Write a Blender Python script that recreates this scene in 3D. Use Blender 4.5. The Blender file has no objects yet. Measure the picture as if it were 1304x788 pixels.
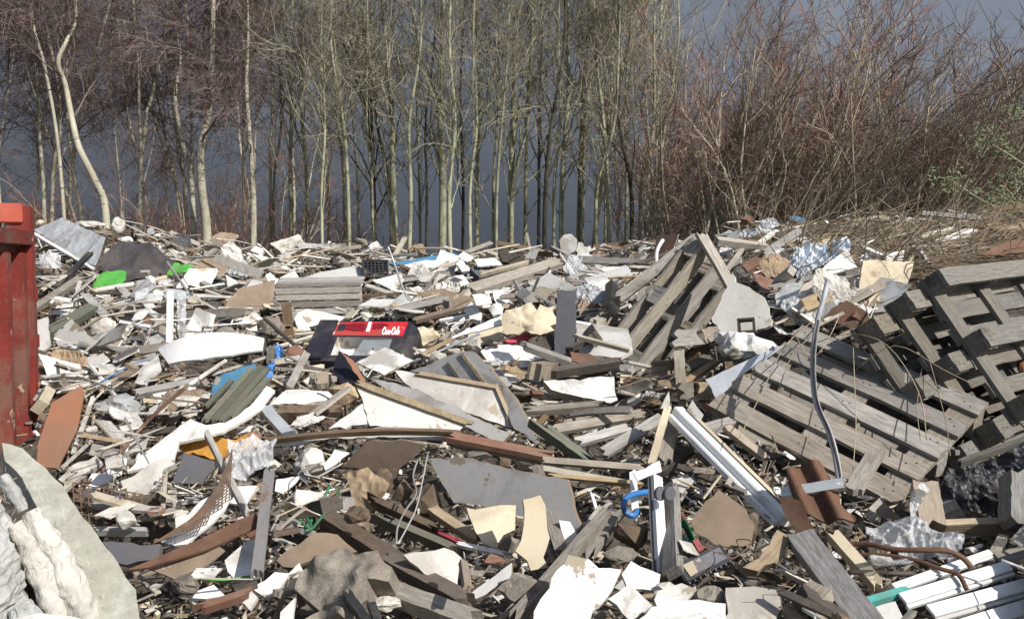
import bpy, bmesh, math, random
import numpy as np
from mathutils import Vector, Matrix, noise

random.seed(7)
S = bpy.context.scene
COL = S.collection
PI = math.pi

# ------------------------------------------------------------------ camera
F = 1129.0; CX = 652.0; CY = 394.0; CZ = 2.6
PITCH = math.atan((CY - 330.0) / F)
CAM = Vector((0, 0, CZ))
FWD = Vector((0, math.cos(PITCH), -math.sin(PITCH)))
UPV = Vector((0, math.sin(PITCH), math.cos(PITCH)))
RGT = Vector((1, 0, 0))

def ray(px, py):
    return FWD + RGT * ((px - CX) / F) + UPV * ((CY - py) / F)
def P(px, py, d):
    return CAM + ray(px, py) * d
def proj(p):
    v = Vector(p) - CAM
    d = v.dot(FWD)
    if d < 0.05: return None
    return (CX + F * v.dot(RGT) / d, CY - F * v.dot(UPV) / d, d)

# ------------------------------------------------------------------ heap surface: what the debris lies on
ctrl = [(0,860,2.0),(330,860,2.2),(652,860,2.2),(960,860,2.25),(1304,860,2.4),
 (-120,788,2.3),(0,788,2.3),(330,788,2.6),(652,788,2.6),(960,788,2.65),(1304,788,2.8),(1440,788,2.8),
 (-120,700,3.0),(560,645,3.85),(640,655,3.75),(740,655,3.75),(815,640,3.85),(880,660,3.55),(950,690,3.25),(610,725,3.02),(800,715,3.05),(150,700,3.1),(400,700,3.15),(652,700,3.15),(900,700,3.15),(1150,700,3.15),(1400,700,3.2),
 (-100,600,4.0),(100,600,4.1),(330,600,4.1),(560,600,4.0),(760,600,4.05),(950,600,3.9),(1150,655,3.9),(1050,560,4.4),(1255,560,4.45),(960,520,4.85),(1320,600,3.9),(1450,600,3.9),
 (-100,540,5.6),(20,578,4.95),(64,588,4.45),(150,520,5.3),(400,520,5.2),(652,520,5.1),(850,520,4.9),(1050,520,4.4),(1300,520,4.5),(1450,520,4.5),
 (-100,450,7.0),(150,450,7.0),(360,450,6.8),(450,468,6.75),(450,415,7.9),(620,450,6.6),(790,450,6.5),(850,490,5.7),(1010,440,5.2),(1150,430,5.1),(1320,450,4.9),(1450,450,5),
 (-100,400,8.6),(120,400,8.5),(350,400,8.2),(600,400,8.0),(760,400,7.2),(960,390,6.0),(1100,380,5.8),(1320,380,5.6),(1450,380,5.7),
 (-100,345,10.6),(150,345,10.6),(350,359,10.4),(600,361,10.4),(780,355,9.6),(960,340,7.4),(1120,335,7.1),(1320,335,7.0),(1450,335,7.0),
 (-150,300,12.5),(60,291,12.5),(150,281,12.8),(230,313,13),(330,333,13.2),(420,321,13),(600,331,13.2),(720,328,12.8),(830,318,11.2),(960,304,9.3),(1120,300,9),(1250,286,9),(1400,290,9)]
XY = []; ZZ = []
for px, py, d in ctrl:
    p = P(px, py, d); XY.append((p.x, p.y)); ZZ.append(p.z)
for x, y, z in [(-12,16,1.7),(-6,16,1.7),(0,16,1.6),(4,15.5,1.6),(7,13.5,1.8),(11,13,1.8),(-12,20,.3),(-6,20,.2),(0,20,.2),(6,19,.2),(12,19,.2),
                (-3,0,1.05),(0,0,1.05),(3,0,1.1),(-9,5,1.3),(9,4,1.3),(-14,10,1.6),(14,8,1.6)]:
    XY.append((x, y)); ZZ.append(z)
XY = np.array(XY); ZZ = np.array(ZZ)
def tps(r2): return 0.5 * r2 * np.log(r2 + 1e-9)
n_ = len(XY)
K = tps(((XY[:, None, :] - XY[None, :, :]) ** 2).sum(-1)) + np.eye(n_) * 0.35
Pm = np.hstack([np.ones((n_, 1)), XY])
A_ = np.zeros((n_ + 3, n_ + 3)); A_[:n_, :n_] = K; A_[:n_, n_:] = Pm; A_[n_:, :n_] = Pm.T
W_ = np.linalg.solve(A_, np.concatenate([ZZ, np.zeros(3)]))
def Hraw(x, y):
    q = np.stack([np.asarray(x, float).ravel(), np.asarray(y, float).ravel()], -1)
    r2 = ((q[:, None, :] - XY[None, :, :]) ** 2).sum(-1)
    return (tps(r2) @ W_[:n_] + W_[n_] + q @ W_[n_ + 1:]).reshape(np.shape(x))
GX0, GX1, GY0, GY1, GS = -15.0, 15.0, -1.0, 21.0, 0.1
gxs = np.arange(GX0, GX1 + GS, GS); gys = np.arange(GY0, GY1 + GS, GS)
HG = np.zeros((len(gys), len(gxs)))
for j, yy in enumerate(gys):
    HG[j] = Hraw(gxs, np.full_like(gxs, yy))
def sstep(a, b, t):
    t = np.clip((t - a) / (b - a), 0, 1); return t * t * (3 - 2 * t)
edge = sstep(-15, -11, gxs)[None, :] * (1 - sstep(11, 15, gxs))[None, :]
back = (1 - sstep(17, 20.5, gys))[:, None]
HG = np.clip(HG, 0, 3.6) * edge * back
def H(x, y):
    fx = min(max((x - GX0) / GS, 0), len(gxs) - 1.001); fy = min(max((y - GY0) / GS, 0), len(gys) - 1.001)
    i = int(fx); j = int(fy); a = fx - i; b = fy - j
    return (HG[j, i] * (1 - a) + HG[j, i + 1] * a) * (1 - b) + (HG[j + 1, i] * (1 - a) + HG[j + 1, i + 1] * a) * b
def Hn(x, y):
    e = 0.25
    return Vector((H(x - e, y) - H(x + e, y), H(x, y - e) - H(x, y + e), 2 * e)).normalized()
def hit(px, py):
    r = ray(px, py); best = None; d = 1.6
    while d < 14.5:
        p = CAM + r * d; g = p.z - H(p.x, p.y)
        if g <= 0: return d
        if best is None or g < best[0]: best = (g, d)
        d += 0.02 if d < 5 else 0.05
    return best[1]

# ------------------------------------------------------------------ linking
def add(name, mesh, M, label=None, cat=None, group=None, parent=None, kind=None):
    o = bpy.data.objects.new(name, mesh); COL.objects.link(o)
    if parent is not None:
        o.parent = parent
        o.matrix_basis = parent.matrix_basis.inverted() @ M
    else:
        o.matrix_basis = M
    if label: o['label'] = label
    if cat: o['category'] = cat
    if group: o['group'] = group
    if kind: o['kind'] = kind
    return o
def empty(name, M, label, cat, group=None):
    o = add(name, None, M, label, cat, group); o.empty_display_size = 0.1
    return o
def frame(origin, X, Zn):
    X = X.normalized(); Z = (Zn - X * Zn.dot(X)).normalized(); Y = Z.cross(X)
    M = Matrix((X, Y, Z)).transposed().to_4x4(); M.translation = origin
    return M
def mesh_from(name, v, f, mats, fm=None, smooth=False):
    m = bpy.data.meshes.new(name); m.from_pydata(v, [], f)
    for q in mats: m.materials.append(q)
    if fm is not None: m.polygons.foreach_set('material_index', fm)
    if smooth: m.polygons.foreach_set('use_smooth', [True] * len(m.polygons))
    m.update(); return m
def bm_mesh(name, bm, mats, smooth=False):
    m = bpy.data.meshes.new(name); bm.to_mesh(m); bm.free()
    for q in mats: m.materials.append(q)
    if smooth: m.polygons.foreach_set('use_smooth', [True] * len(m.polygons))
    return m

# ------------------------------------------------------------------ materials
def mat(name, c1, c2, scale=6, stretch=(1, 1, 1), rough=.8, bump=.3, dirt=None, dirt_amt=0., dirt_scale=3, var=.3,
        metal=0., speck=None, trans=0., alpha=1., detail=6, bands=None, hue=0.0, spec=.3, grime=.6, peel=0.):
    m = bpy.data.materials.new(name); m.use_nodes = True
    N = m.node_tree.nodes; L = m.node_tree.links; bs = N['Principled BSDF']
    tc = N.new('ShaderNodeTexCoord'); oi = N.new('ShaderNodeObjectInfo')
    off = N.new('ShaderNodeVectorMath'); off.operation = 'MULTIPLY_ADD'
    off.inputs[1].default_value = stretch
    rv = N.new('ShaderNodeMath'); rv.operation = 'MULTIPLY'; rv.inputs[1].default_value = 37.0
    L.new(oi.outputs['Random'], rv.inputs[0])
    L.new(tc.outputs['Object'], off.inputs[0]); L.new(rv.outputs[0], off.inputs[2])
    nz = N.new('ShaderNodeTexNoise'); nz.inputs['Scale'].default_value = scale; nz.inputs['Detail'].default_value = detail
    nz.inputs['Roughness'].default_value = .65
    L.new(off.outputs[0], nz.inputs['Vector'])
    rp = N.new('ShaderNodeValToRGB'); e = rp.color_ramp.elements
    e[0].position = .3; e[0].color = (*c2, 1); e[1].position = .7; e[1].color = (*c1, 1)
    L.new(nz.outputs['Fac'], rp.inputs['Fac'])
    c = rp.outputs['Color']
    def mix(fac, a, bcol):
        mx = N.new('ShaderNodeMix'); mx.data_type = 'RGBA'
        L.new(fac, mx.inputs[0]); L.new(a, mx.inputs[6])
        if isinstance(bcol, tuple): mx.inputs[7].default_value = (*bcol, 1)
        else: L.new(bcol, mx.inputs[7])
        return mx.outputs[2]
    def ramp(src, a, b, hi=1.0):
        r = N.new('ShaderNodeMapRange'); r.inputs[1].default_value = a; r.inputs[2].default_value = b; r.inputs[4].default_value = hi
        r.interpolation_type = 'SMOOTHSTEP'
        L.new(src, r.inputs[0]); return r.outputs[0]
    if dirt:
        o2 = N.new('ShaderNodeVectorMath'); o2.operation = 'ADD'
        L.new(tc.outputs['Object'], o2.inputs[0]); L.new(rv.outputs[0], o2.inputs[1])
        n2 = N.new('ShaderNodeTexNoise'); n2.inputs['Scale'].default_value = dirt_scale; n2.inputs['Detail'].default_value = 8
        n2.inputs['Roughness'].default_value = .7
        L.new(o2.outputs[0], n2.inputs['Vector'])
        c = mix(ramp(n2.outputs['Fac'], .72 - dirt_amt * .35, .86 - dirt_amt * .35, min(1, .45 + dirt_amt)), c, dirt)
    if speck:
        vz = N.new('ShaderNodeTexVoronoi'); vz.inputs['Scale'].default_value = speck[1]
        L.new(tc.outputs['Object'], vz.inputs['Vector'])
        c = mix(ramp(vz.outputs['Distance'], .4, .12, .45), c, speck[0])
    if bands:
        mp = N.new('ShaderNodeMapping'); mp.inputs['Scale'].default_value = bands[2]
        L.new(tc.outputs['Object'], mp.inputs[0])
        n3 = N.new('ShaderNodeTexNoise'); n3.inputs['Scale'].default_value = bands[1]; n3.inputs['Detail'].default_value = 4
        L.new(mp.outputs[0], n3.inputs['Vector'])
        c = mix(ramp(n3.outputs['Fac'], bands[3], bands[3] + .08), c, bands[0])
    if grime:
        o3 = N.new('ShaderNodeVectorMath'); o3.operation = 'ADD'
        L.new(tc.outputs['Object'], o3.inputs[0]); L.new(rv.outputs[0], o3.inputs[1])
        n4 = N.new('ShaderNodeTexNoise'); n4.inputs['Scale'].default_value = 38; n4.inputs['Detail'].default_value = 6; n4.inputs['Roughness'].default_value = .75
        L.new(o3.outputs[0], n4.inputs['Vector'])
        c = mix(ramp(n4.outputs['Fac'], .52, .78, .55 * grime), c, (.2, .165, .125))
        n5 = N.new('ShaderNodeTexNoise'); n5.inputs['Scale'].default_value = 1.7; n5.inputs['Detail'].default_value = 10; n5.inputs['Roughness'].default_value = .72; n5.inputs['Distortion'].default_value = .6
        L.new(o3.outputs[0], n5.inputs['Vector'])
        c = mix(ramp(n5.outputs['Fac'], .48, .62, .62 * grime), c, (.17, .135, .1))
        if stretch == (1, 1, 1):
            mp2 = N.new('ShaderNodeMapping'); mp2.inputs['Scale'].default_value = (2, 45, 2); mp2.inputs['Rotation'].default_value = (0, 0, .5)
            L.new(o3.outputs[0], mp2.inputs[0])
            n6 = N.new('ShaderNodeTexNoise'); n6.inputs['Scale'].default_value = 2.5; n6.inputs['Detail'].default_value = 3; L.new(mp2.outputs[0], n6.inputs['Vector'])
            c = mix(ramp(n6.outputs['Fac'], .66, .72, .4 * grime), c, (.25, .21, .17))
    if peel:
        o7 = N.new('ShaderNodeVectorMath'); o7.operation = 'MULTIPLY_ADD'; o7.inputs[1].default_value = (1, 1, 1)
        L.new(tc.outputs['Object'], o7.inputs[0]); L.new(rv.outputs[0], o7.inputs[2])
        n7 = N.new('ShaderNodeTexNoise'); n7.inputs['Scale'].default_value = 5.5; n7.inputs['Detail'].default_value = 9; n7.inputs['Roughness'].default_value = .62
        L.new(o7.outputs[0], n7.inputs['Vector'])
        c = mix(ramp(n7.outputs['Fac'], .66 - peel * .1, .675 - peel * .1), c, (.36, .3, .22))
    hs = N.new('ShaderNodeHueSaturation')
    vr = N.new('ShaderNodeMapRange'); vr.inputs[3].default_value = 1 - var; vr.inputs[4].default_value = 1 + var * .7
    L.new(oi.outputs['Random'], vr.inputs[0]); L.new(vr.outputs[0], hs.inputs['Value'])
    if hue:
        wn = N.new('ShaderNodeTexWhiteNoise'); wn.noise_dimensions = '1D'; L.new(oi.outputs['Random'], wn.inputs['W'])
        sr = N.new('ShaderNodeMapRange'); sr.inputs[3].default_value = 1 - hue; sr.inputs[4].default_value = 1 + hue
        L.new(wn.outputs['Value'], sr.inputs[0]); L.new(sr.outputs[0], hs.inputs['Saturation'])
    L.new(c, hs.inputs['Color']); L.new(hs.outputs[0], bs.inputs['Base Color'])
    bs.inputs['Roughness'].default_value = rough; bs.inputs['Metallic'].default_value = metal
    bs.inputs['Specular IOR Level'].default_value = spec
    if bump:
        bp = N.new('ShaderNodeBump'); bp.inputs['Strength'].default_value = bump; bp.inputs['Distance'].default_value = .01
        L.new(nz.outputs['Fac'], bp.inputs['Height']); L.new(bp.outputs[0], bs.inputs['Normal'])
    if trans: bs.inputs['Transmission Weight'].default_value = trans
    if alpha < 1: bs.inputs['Alpha'].default_value = alpha
    return m
def tuple_color(N, c):
    r = N.new('ShaderNodeRGB'); r.outputs[0].default_value = (*c, 1); return r.outputs[0]

M = {}
WS = (1.2, 9, 9)
M['grey'] = mat('weathered_wood', (.46,.43,.385), (.225,.2,.175), 9, WS, .85, .5, (.09,.075,.055), .35, 2.5, .35, hue=.5)
M['pale'] = mat('pale_wood', (.62,.565,.47), (.42,.365,.28), 9, WS, .8, .4, (.16,.12,.08), .3, 2.5, .25, hue=.3)
M['tan'] = mat('tan_wood', (.46,.37,.26), (.28,.21,.14), 9, WS, .8, .4, (.12,.09,.06), .3, 2.5, .3, hue=.3)
M['brown'] = mat('brown_wood', (.2,.145,.1), (.1,.07,.045), 9, WS, .75, .4, (.3,.25,.2), .2, 3, .35, hue=.3)
M['dark'] = mat('dark_wood', (.12,.1,.085), (.05,.042,.036), 9, WS, .8, .4, (.2,.17,.14), .2, 3, .35)
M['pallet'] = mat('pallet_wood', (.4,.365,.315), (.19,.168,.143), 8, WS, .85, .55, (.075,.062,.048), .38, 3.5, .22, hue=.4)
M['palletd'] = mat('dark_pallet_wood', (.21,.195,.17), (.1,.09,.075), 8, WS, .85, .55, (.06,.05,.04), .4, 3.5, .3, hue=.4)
M['white'] = mat('white_paint', (.82,.81,.78), (.72,.71,.67), 4, (1,1,1), .5, .05, (.4,.34,.26), .36, 4.5, .12, peel=0.35, grime=0.95)
M['dwhite'] = mat('dirty_white', (.74,.71,.65), (.6,.56,.49), 5, (1,1,1), .7, .15, (.3,.24,.17), .45, 4, .2, peel=0.6, grime=0.8)
M['cream'] = mat('cream_board', (.68,.6,.44), (.58,.48,.33), 5, (1,1,1), .7, .1, (.3,.2,.1), .35, 4, .15, peel=0.5)
M['pvc'] = mat('white_pvc', (.83,.83,.82), (.78,.78,.76), 3, (1,1,1), .35, .02, (.36,.31,.24), .3, 5, .05, spec=.5, grime=0.75)
M['mel'] = mat('grey_melamine', (.6,.585,.555), (.5,.48,.45), 3, (1,1,1), .55, .04, (.26,.21,.16), .25, 3, .12, peel=0.4, grime=0.8)
M['chip'] = mat('chipboard_core', (.36,.29,.19), (.2,.15,.09), 30, (1,1,1), .9, .6, (.1,.09,.05), .4, 8, .2, speck=((.5,.42,.3), 90))
M['plaster'] = mat('plaster', (.66,.63,.57), (.5,.46,.39), 12, (1,1,1), .95, .5, (.2,.15,.1), .4, 6, .2)
M['stone'] = mat('rubble_stone', (.3,.265,.22), (.15,.13,.105), 14, (1,1,1), .95, .9, (.1,.08,.06), .35, 6, .3, speck=((.4,.37,.32), 110))
M['earth'] = mat('brown_brick', (.22,.16,.11), (.11,.08,.055), 14, (1,1,1), .95, .9, (.33,.28,.22), .3, 6, .3)
M['brick'] = mat('red_board', (.235,.125,.085), (.13,.07,.048), 8, (1,1,1), .85, .5, (.13,.1,.08), .4, 6, .25)
M['rust'] = mat('rusty_metal', (.19,.1,.062), (.095,.052,.036), 12, (1,1,1), .75, .5, (.34,.32,.3), .35, 4, .2, metal=.25)
M['steel'] = mat('rust_flecked_steel', (.36,.35,.34), (.24,.22,.21), 6, (1,1,1), .5, .2, (.25,.12,.06), .45, 6, .2, metal=.4)
M['galv'] = mat('galvanised_metal', (.6,.62,.64), (.46,.48,.5), 10, (1,1,1), .38, .1, (.3,.28,.25), .25, 5, .15, metal=.25, spec=.5)
M['alu'] = mat('aluminium', (.8,.8,.79), (.7,.7,.69), 3, (1,8,1), .35, .05, (.4,.37,.33), .2, 4, .05, metal=.35, spec=.5)
M['blackp'] = mat('black_plastic', (.03,.03,.034), (.018,.018,.02), 5, (1,1,1), .45, .1, (.16,.14,.12), .3, 5, .3, spec=.5)
M['navy'] = mat('blue_black_enamel', (.028,.028,.042), (.02,.02,.03), 3, (1,1,1), .4, .03, (.16,.15,.14), .3, 6, .05, spec=.5)
M['slate'] = mat('slate_paint', (.13,.13,.145), (.095,.095,.105), 5, (1,1,1), .6, .1, (.3,.28,.26), .22, 9, .15, peel=0.4)
M['felt'] = mat('roofing_felt', (.085,.078,.085), (.055,.05,.055), 20, (1,1,1), .95, .5, (.2,.17,.15), .25, 5, .2)
M['redc'] = mat('red_container_paint', (.22,.03,.022), (.14,.02,.016), 5, (1,1,1), .6, .2, (.1,.045,.03), .55, 4, .1, grime=.9, peel=0.3)  # darkened red, the side wall's weaker light in its colour; rust is wear
M['redl'] = mat('faded_lit_red_paint', (.5,.12,.075), (.4,.08,.05), 5, (1,1,1), .65, .2, (.68,.45,.38), .32, 7, .1)  # lighter copy of the skip red, the rail's stronger light in its colour
M['cola'] = mat('red_vinyl', (.62,.022,.035), (.53,.018,.03), 3, (1,1,1), .4, .0, (.78,.42,.4), .3, 9, .0, spec=.5, grime=.75)
M['colad'] = mat('dark_red_vinyl', (.25,.01,.02), (.18,.008,.014), 8, (1,1,1), .4, .0, var=0)
M['ink'] = mat('white_vinyl', (.85,.84,.83), (.8,.78,.77), 3, (1,1,1), .5, .0, var=0, grime=.1)
M['pink'] = mat('pink_red_sheet', (.6,.1,.13), (.48,.07,.1), 6, (1,1,1), .5, .1, (.7,.6,.55), .3, 6)
M['ghia'] = mat('orange_foam', (.55,.29,.055), (.38,.17,.03), 9, (1,1,1), .8, .4, (.24,.11,.03), .35, 5, .12)
M['orange'] = mat('orange_brown_panel', (.31,.14,.075), (.24,.1,.05), 4, (1,1,1), .6, .1, (.2,.1,.06), .3, 3, .08)
M['blue'] = mat('blue_plastic', (.05,.2,.5), (.03,.13,.36), 6, (1,1,1), .4, .2, (.3,.33,.36), .2, 6, .2, spec=.5)
M['bluew'] = mat('blue_white_tarp', (.72,.76,.8), (.5,.58,.68), 5, (1,1,1), .5, .2, (.04,.2,.52), .5, 6, .1)
M['bluep'] = mat('faded_blue_paint', (.08,.24,.38), (.055,.17,.28), 6, (1,6,1), .6, .2, (.3,.3,.28), .3, 6, .1, peel=0.5)
M['green'] = mat('bright_green_plastic', (.11,.42,.075), (.07,.31,.05), 5, (1,1,1), .5, .1, (.3,.33,.2), .2, 5, .05)
M['dgreen'] = mat('dark_green_plastic', (.02,.2,.09), (.015,.14,.06), 5, (1,1,1), .45, .1, var=.2)
M['teal'] = mat('teal_paint', (.1,.42,.37), (.07,.33,.3), 5, (1,6,1), .5, .1, (.5,.5,.45), .3, 9, .1)
M['olive'] = mat('olive_grey_slat', (.17,.17,.12), (.1,.105,.085), 9, WS, .8, .3, (.06,.1,.15), .35, 4, .3)
M['card'] = mat('brown_card', (.33,.25,.18), (.2,.145,.1), 5, (1,1,1), .85, .2, (.16,.1,.06), .35, 5, .2, peel=0.4, grime=0.9)
M['foamg'] = mat('green_grey_foam', (.46,.46,.395), (.32,.325,.275), 16, (2,1,1), .95, 1.0, (.24,.23,.18), .3, 4, .05)
M['foamw'] = mat('white_insulation', (.66,.63,.57), (.46,.43,.38), 9, (1,1,1), .95, .6, (.4,.35,.28), .25, 5, .08)
M['fluff'] = mat('grey_insulation', (.5,.5,.48), (.3,.3,.29), 12, (1,1,1), 1, .9, (.2,.19,.18), .35, 6, .05)
M['film'] = mat('clear_film', (.78,.79,.8), (.66,.66,.66), 8, (1,1,1), .25, .1, (.5,.47,.43), .3, 6, .1, alpha=.42, spec=.7, grime=.3)
M['filmg'] = mat('cloudy_sheet', (.55,.57,.58), (.4,.41,.42), 5, (1,1,1), .3, .2, (.68,.68,.66), .4, 4, .1, alpha=.86, spec=.5)
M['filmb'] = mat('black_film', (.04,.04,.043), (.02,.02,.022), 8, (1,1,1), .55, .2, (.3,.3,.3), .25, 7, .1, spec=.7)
M['paper'] = mat('torn_brown_paper', (.4,.3,.2), (.26,.18,.11), 9, (1,1,1), .8, .4, (.15,.1,.06), .3, 6, .1)
M['crust'] = mat('white_crust', (.78,.77,.74), (.58,.56,.52), 10, (1,1,1), .8, .4, (.3,.27,.23), .3, 7, .1, peel=0.4)
M['glass'] = mat('grey_glass', (.5,.53,.55), (.4,.43,.45), 3, (1,1,1), .08, .02, (.75,.75,.75), .3, 4, 0, alpha=.45, spec=.9)
M['wire'] = mat('rusty_wire', (.26,.17,.12), (.15,.09,.06), 20, (1,1,1), .7, .2, var=.1, metal=.3)
M['pole'] = mat('grey_tube', (.5,.5,.49), (.4,.4,.39), 8, (1,1,1), .4, .1, (.28,.22,.17), .3, 6, .2, metal=.3)
M['twig'] = mat('dry_stem', (.45,.365,.25), (.26,.2,.135), 8, (1,1,1), .9, .2, var=.3)
# ------------------------------------------------------------------ builders
heroes = []      # (projected outline, mean depth): keeps loose filler off the larger pieces
def poly_mask(pts, d): heroes.append(([tuple(p) for p in pts], d))
def fbm(v, s, o=3):
    a = 0; k = 1
    for i in range(o):
        a += noise.noise(v * s) * k; s *= 2.1; k *= .5
    return a
def parse(s): return [tuple(float(q) for q in w.split(',')) for w in s.split()]

def outline_mesh(name, pts2, th, mats, rough=.004, wave=0., ws=3., sub=0, bulge=0., seed=0, smooth=False, corr=None, crease=False):
    rnd = random.Random(seed)
    out = []
    per = sum((Vector(pts2[i]) - Vector(pts2[i - 1])).length for i in range(len(pts2)))
    step = max(.03, per / 70)
    for i in range(len(pts2)):
        a = Vector(pts2[i]); b = Vector(pts2[(i + 1) % len(pts2)])
        k = max(1, int((b - a).length / step)) if rough > 0 else 1
        dr = (b - a).normalized(); nr = Vector((-dr.y, dr.x)); chip = 0
        for j in range(k):
            q = a.lerp(b, j / k)
            if rough and j:
                chip = chip * .55 + rnd.gauss(0, rough) * (1 if rnd.random() < .8 else 2.2); q = q + nr * chip
            out.append(q)
    bm = bmesh.new()
    vs = [bm.verts.new((q.x, q.y, 0)) for q in out]
    f = bm.faces.new(vs)
    if f.normal.z < 0: f.normal_flip()
    if sub:
        bmesh.ops.triangulate(bm, faces=bm.faces[:])
        for _ in range(sub):
            longe = sorted(bm.edges, key=lambda e: -e.calc_length())
            lim = max(per / 26 / (1 + _), .012)
            es = [e for e in longe if e.calc_length() > lim]
            if not es: break
            bmesh.ops.subdivide_edges(bm, edges=es, cuts=1)
            bmesh.ops.triangulate(bm, faces=[q for q in bm.faces if len(q.verts) > 3])
        R = max(q.length for q in out); off = Vector((seed * 1.7, seed * .3, 0))
        for v in bm.verts:
            z = 0
            if wave and not crease: z += fbm(v.co + off, ws, 3) * wave
            if crease: z += wave * sum((.45 - abs(noise.noise((v.co + off) * ws * k + Vector((k, 0, 0))))) * a for k, a in ((.8, 1.3), (1.7, .8), (3.7, .45), (7.5, .25)))
            if bulge: z += bulge * (1 - min(1, (v.co.length / R)) ** 2)
            if corr: z += corr[0] * math.sin(v.co[corr[2]] * 2 * PI / corr[1])
            v.co.z += z
    if th:
        if sub:
            bmesh.ops.recalc_face_normals(bm, faces=bm.faces[:])
            top = sum(f.normal.z for f in bm.faces)
            if top < 0: bmesh.ops.reverse_faces(bm, faces=bm.faces[:])
        r = bmesh.ops.extrude_face_region(bm, geom=bm.faces[:])
        nv = [g for g in r['geom'] if isinstance(g, bmesh.types.BMVert)]
        for v in nv: v.co.z -= 0
        old = set(bm.verts) - set(nv)
        for v in old: v.co.z -= th
        bmesh.ops.recalc_face_normals(bm, faces=bm.faces[:])
        bm.normal_update()
        if len(mats) > 1:
            for f in bm.faces:
                if abs(f.normal.z) < .55 and len(f.verts) == 4: f.material_index = 1
    return bm_mesh(name, bm, mats, smooth)

def panel3(name, label, cat, pts3, n, m, th=.015, core=None, rough=.004, parent=None, **kw):
    c = sum(pts3, Vector()) / len(pts3)
    ed = max(((pts3[i] - pts3[i - 1]) for i in range(len(pts3))), key=lambda e: e.length)
    Mx = frame(c, ed, n); Mi = Mx.inverted()
    p2 = [tuple((Mi @ p)[:2]) for p in pts3]
    me = outline_mesh(name, p2, th, [M[m]] + ([M[core]] if core else []), rough, seed=len(heroes), **kw)
    return add(name, me, Mx, label, cat, parent=parent)

PL = {}
def p(name, label, cat, pix, m, th=.015, n=(0, -.62, .78), core=None, d=None, lift=.03, rough=.0028, fill=True, **kw):
    """sheet or board: its corners' directions cut the plane it lies in, which passes through the heap under its lowest corner"""
    pts = parse(pix); lo = max(pts, key=lambda q: q[1])
    n = Vector(n).normalized()
    h_ = hit(*lo); d0 = (min(d, h_ + .02) if d else h_) - lift
    p0 = P(lo[0], lo[1], d0)
    out = []
    for q in pts:
        r = ray(*q); den = r.dot(n)
        t = (p0 - CAM).dot(n) / den if abs(den) > 1e-4 else d0
        t = min(max(t, d0 * .8), d0 * 1.45)
        out.append(CAM + r * t)
    # flatten on the plane again after clamping
    out = [q - n * (q - p0).dot(n) for q in out]
    if m in ('film', 'filmg', 'filmb', 'bluew', 'blue', 'paper') and kw.get('wave'): kw['crease'] = True; kw['sub'] = kw.get('sub', 3) + 2
    o = panel3(name, label, cat, out, n, m, th, core, rough, **kw)
    poly_mask(pts, d0); PL[label] = (p0, n)
    return o

def plank_bm(L, W, T, seed=0, jag=.02, bow=0., nL=8, nW=4, taper=0.):
    rnd = random.Random(seed)
    v = []; f = []
    ja = [rnd.gauss(0, jag) for _ in range(nW + 1)]; jb = [rnd.gauss(0, jag) for _ in range(nW + 1)]
    ew = [rnd.gauss(0, W * .02) for _ in range(nL + 1)]; tw = rnd.gauss(0, .03)
    def idx(t, i, j): return t * (nL + 1) * (nW + 1) + i * (nW + 1) + j
    for t in (0, 1):
        for i in range(nL + 1):
            u = i / nL
            for j in range(nW + 1):
                w = j / nW - .5
                x = (u - .5) * L + (ja[j] if i == 0 else 0) + (jb[j] if i == nL else 0)
                y = w * (W * (1 - taper * u)) + (ew[i] if j in (0, nW) else 0)
                z = (T / 2 if t else -T / 2) + bow * (1 - (2 * u - 1) ** 2) + tw * w * (u - .5) * W
                v.append((x, y, z))
    for i in range(nL):
        for j in range(nW):
            f.append((idx(1, i, j), idx(1, i + 1, j), idx(1, i + 1, j + 1), idx(1, i, j + 1)))
            f.append((idx(0, i, j), idx(0, i, j + 1), idx(0, i + 1, j + 1), idx(0, i + 1, j)))
    for i in range(nL):
        f.append((idx(0, i, 0), idx(0, i + 1, 0), idx(1, i + 1, 0), idx(1, i, 0)))
        f.append((idx(0, i, nW), idx(1, i, nW), idx(1, i + 1, nW), idx(0, i + 1, nW)))
    for j in range(nW):
        f.append((idx(0, 0, j), idx(1, 0, j), idx(1, 0, j + 1), idx(0, 0, j + 1)))
        f.append((idx(0, nL, j), idx(0, nL, j + 1), idx(1, nL, j + 1), idx(1, nL, j)))
    return v, f

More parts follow.
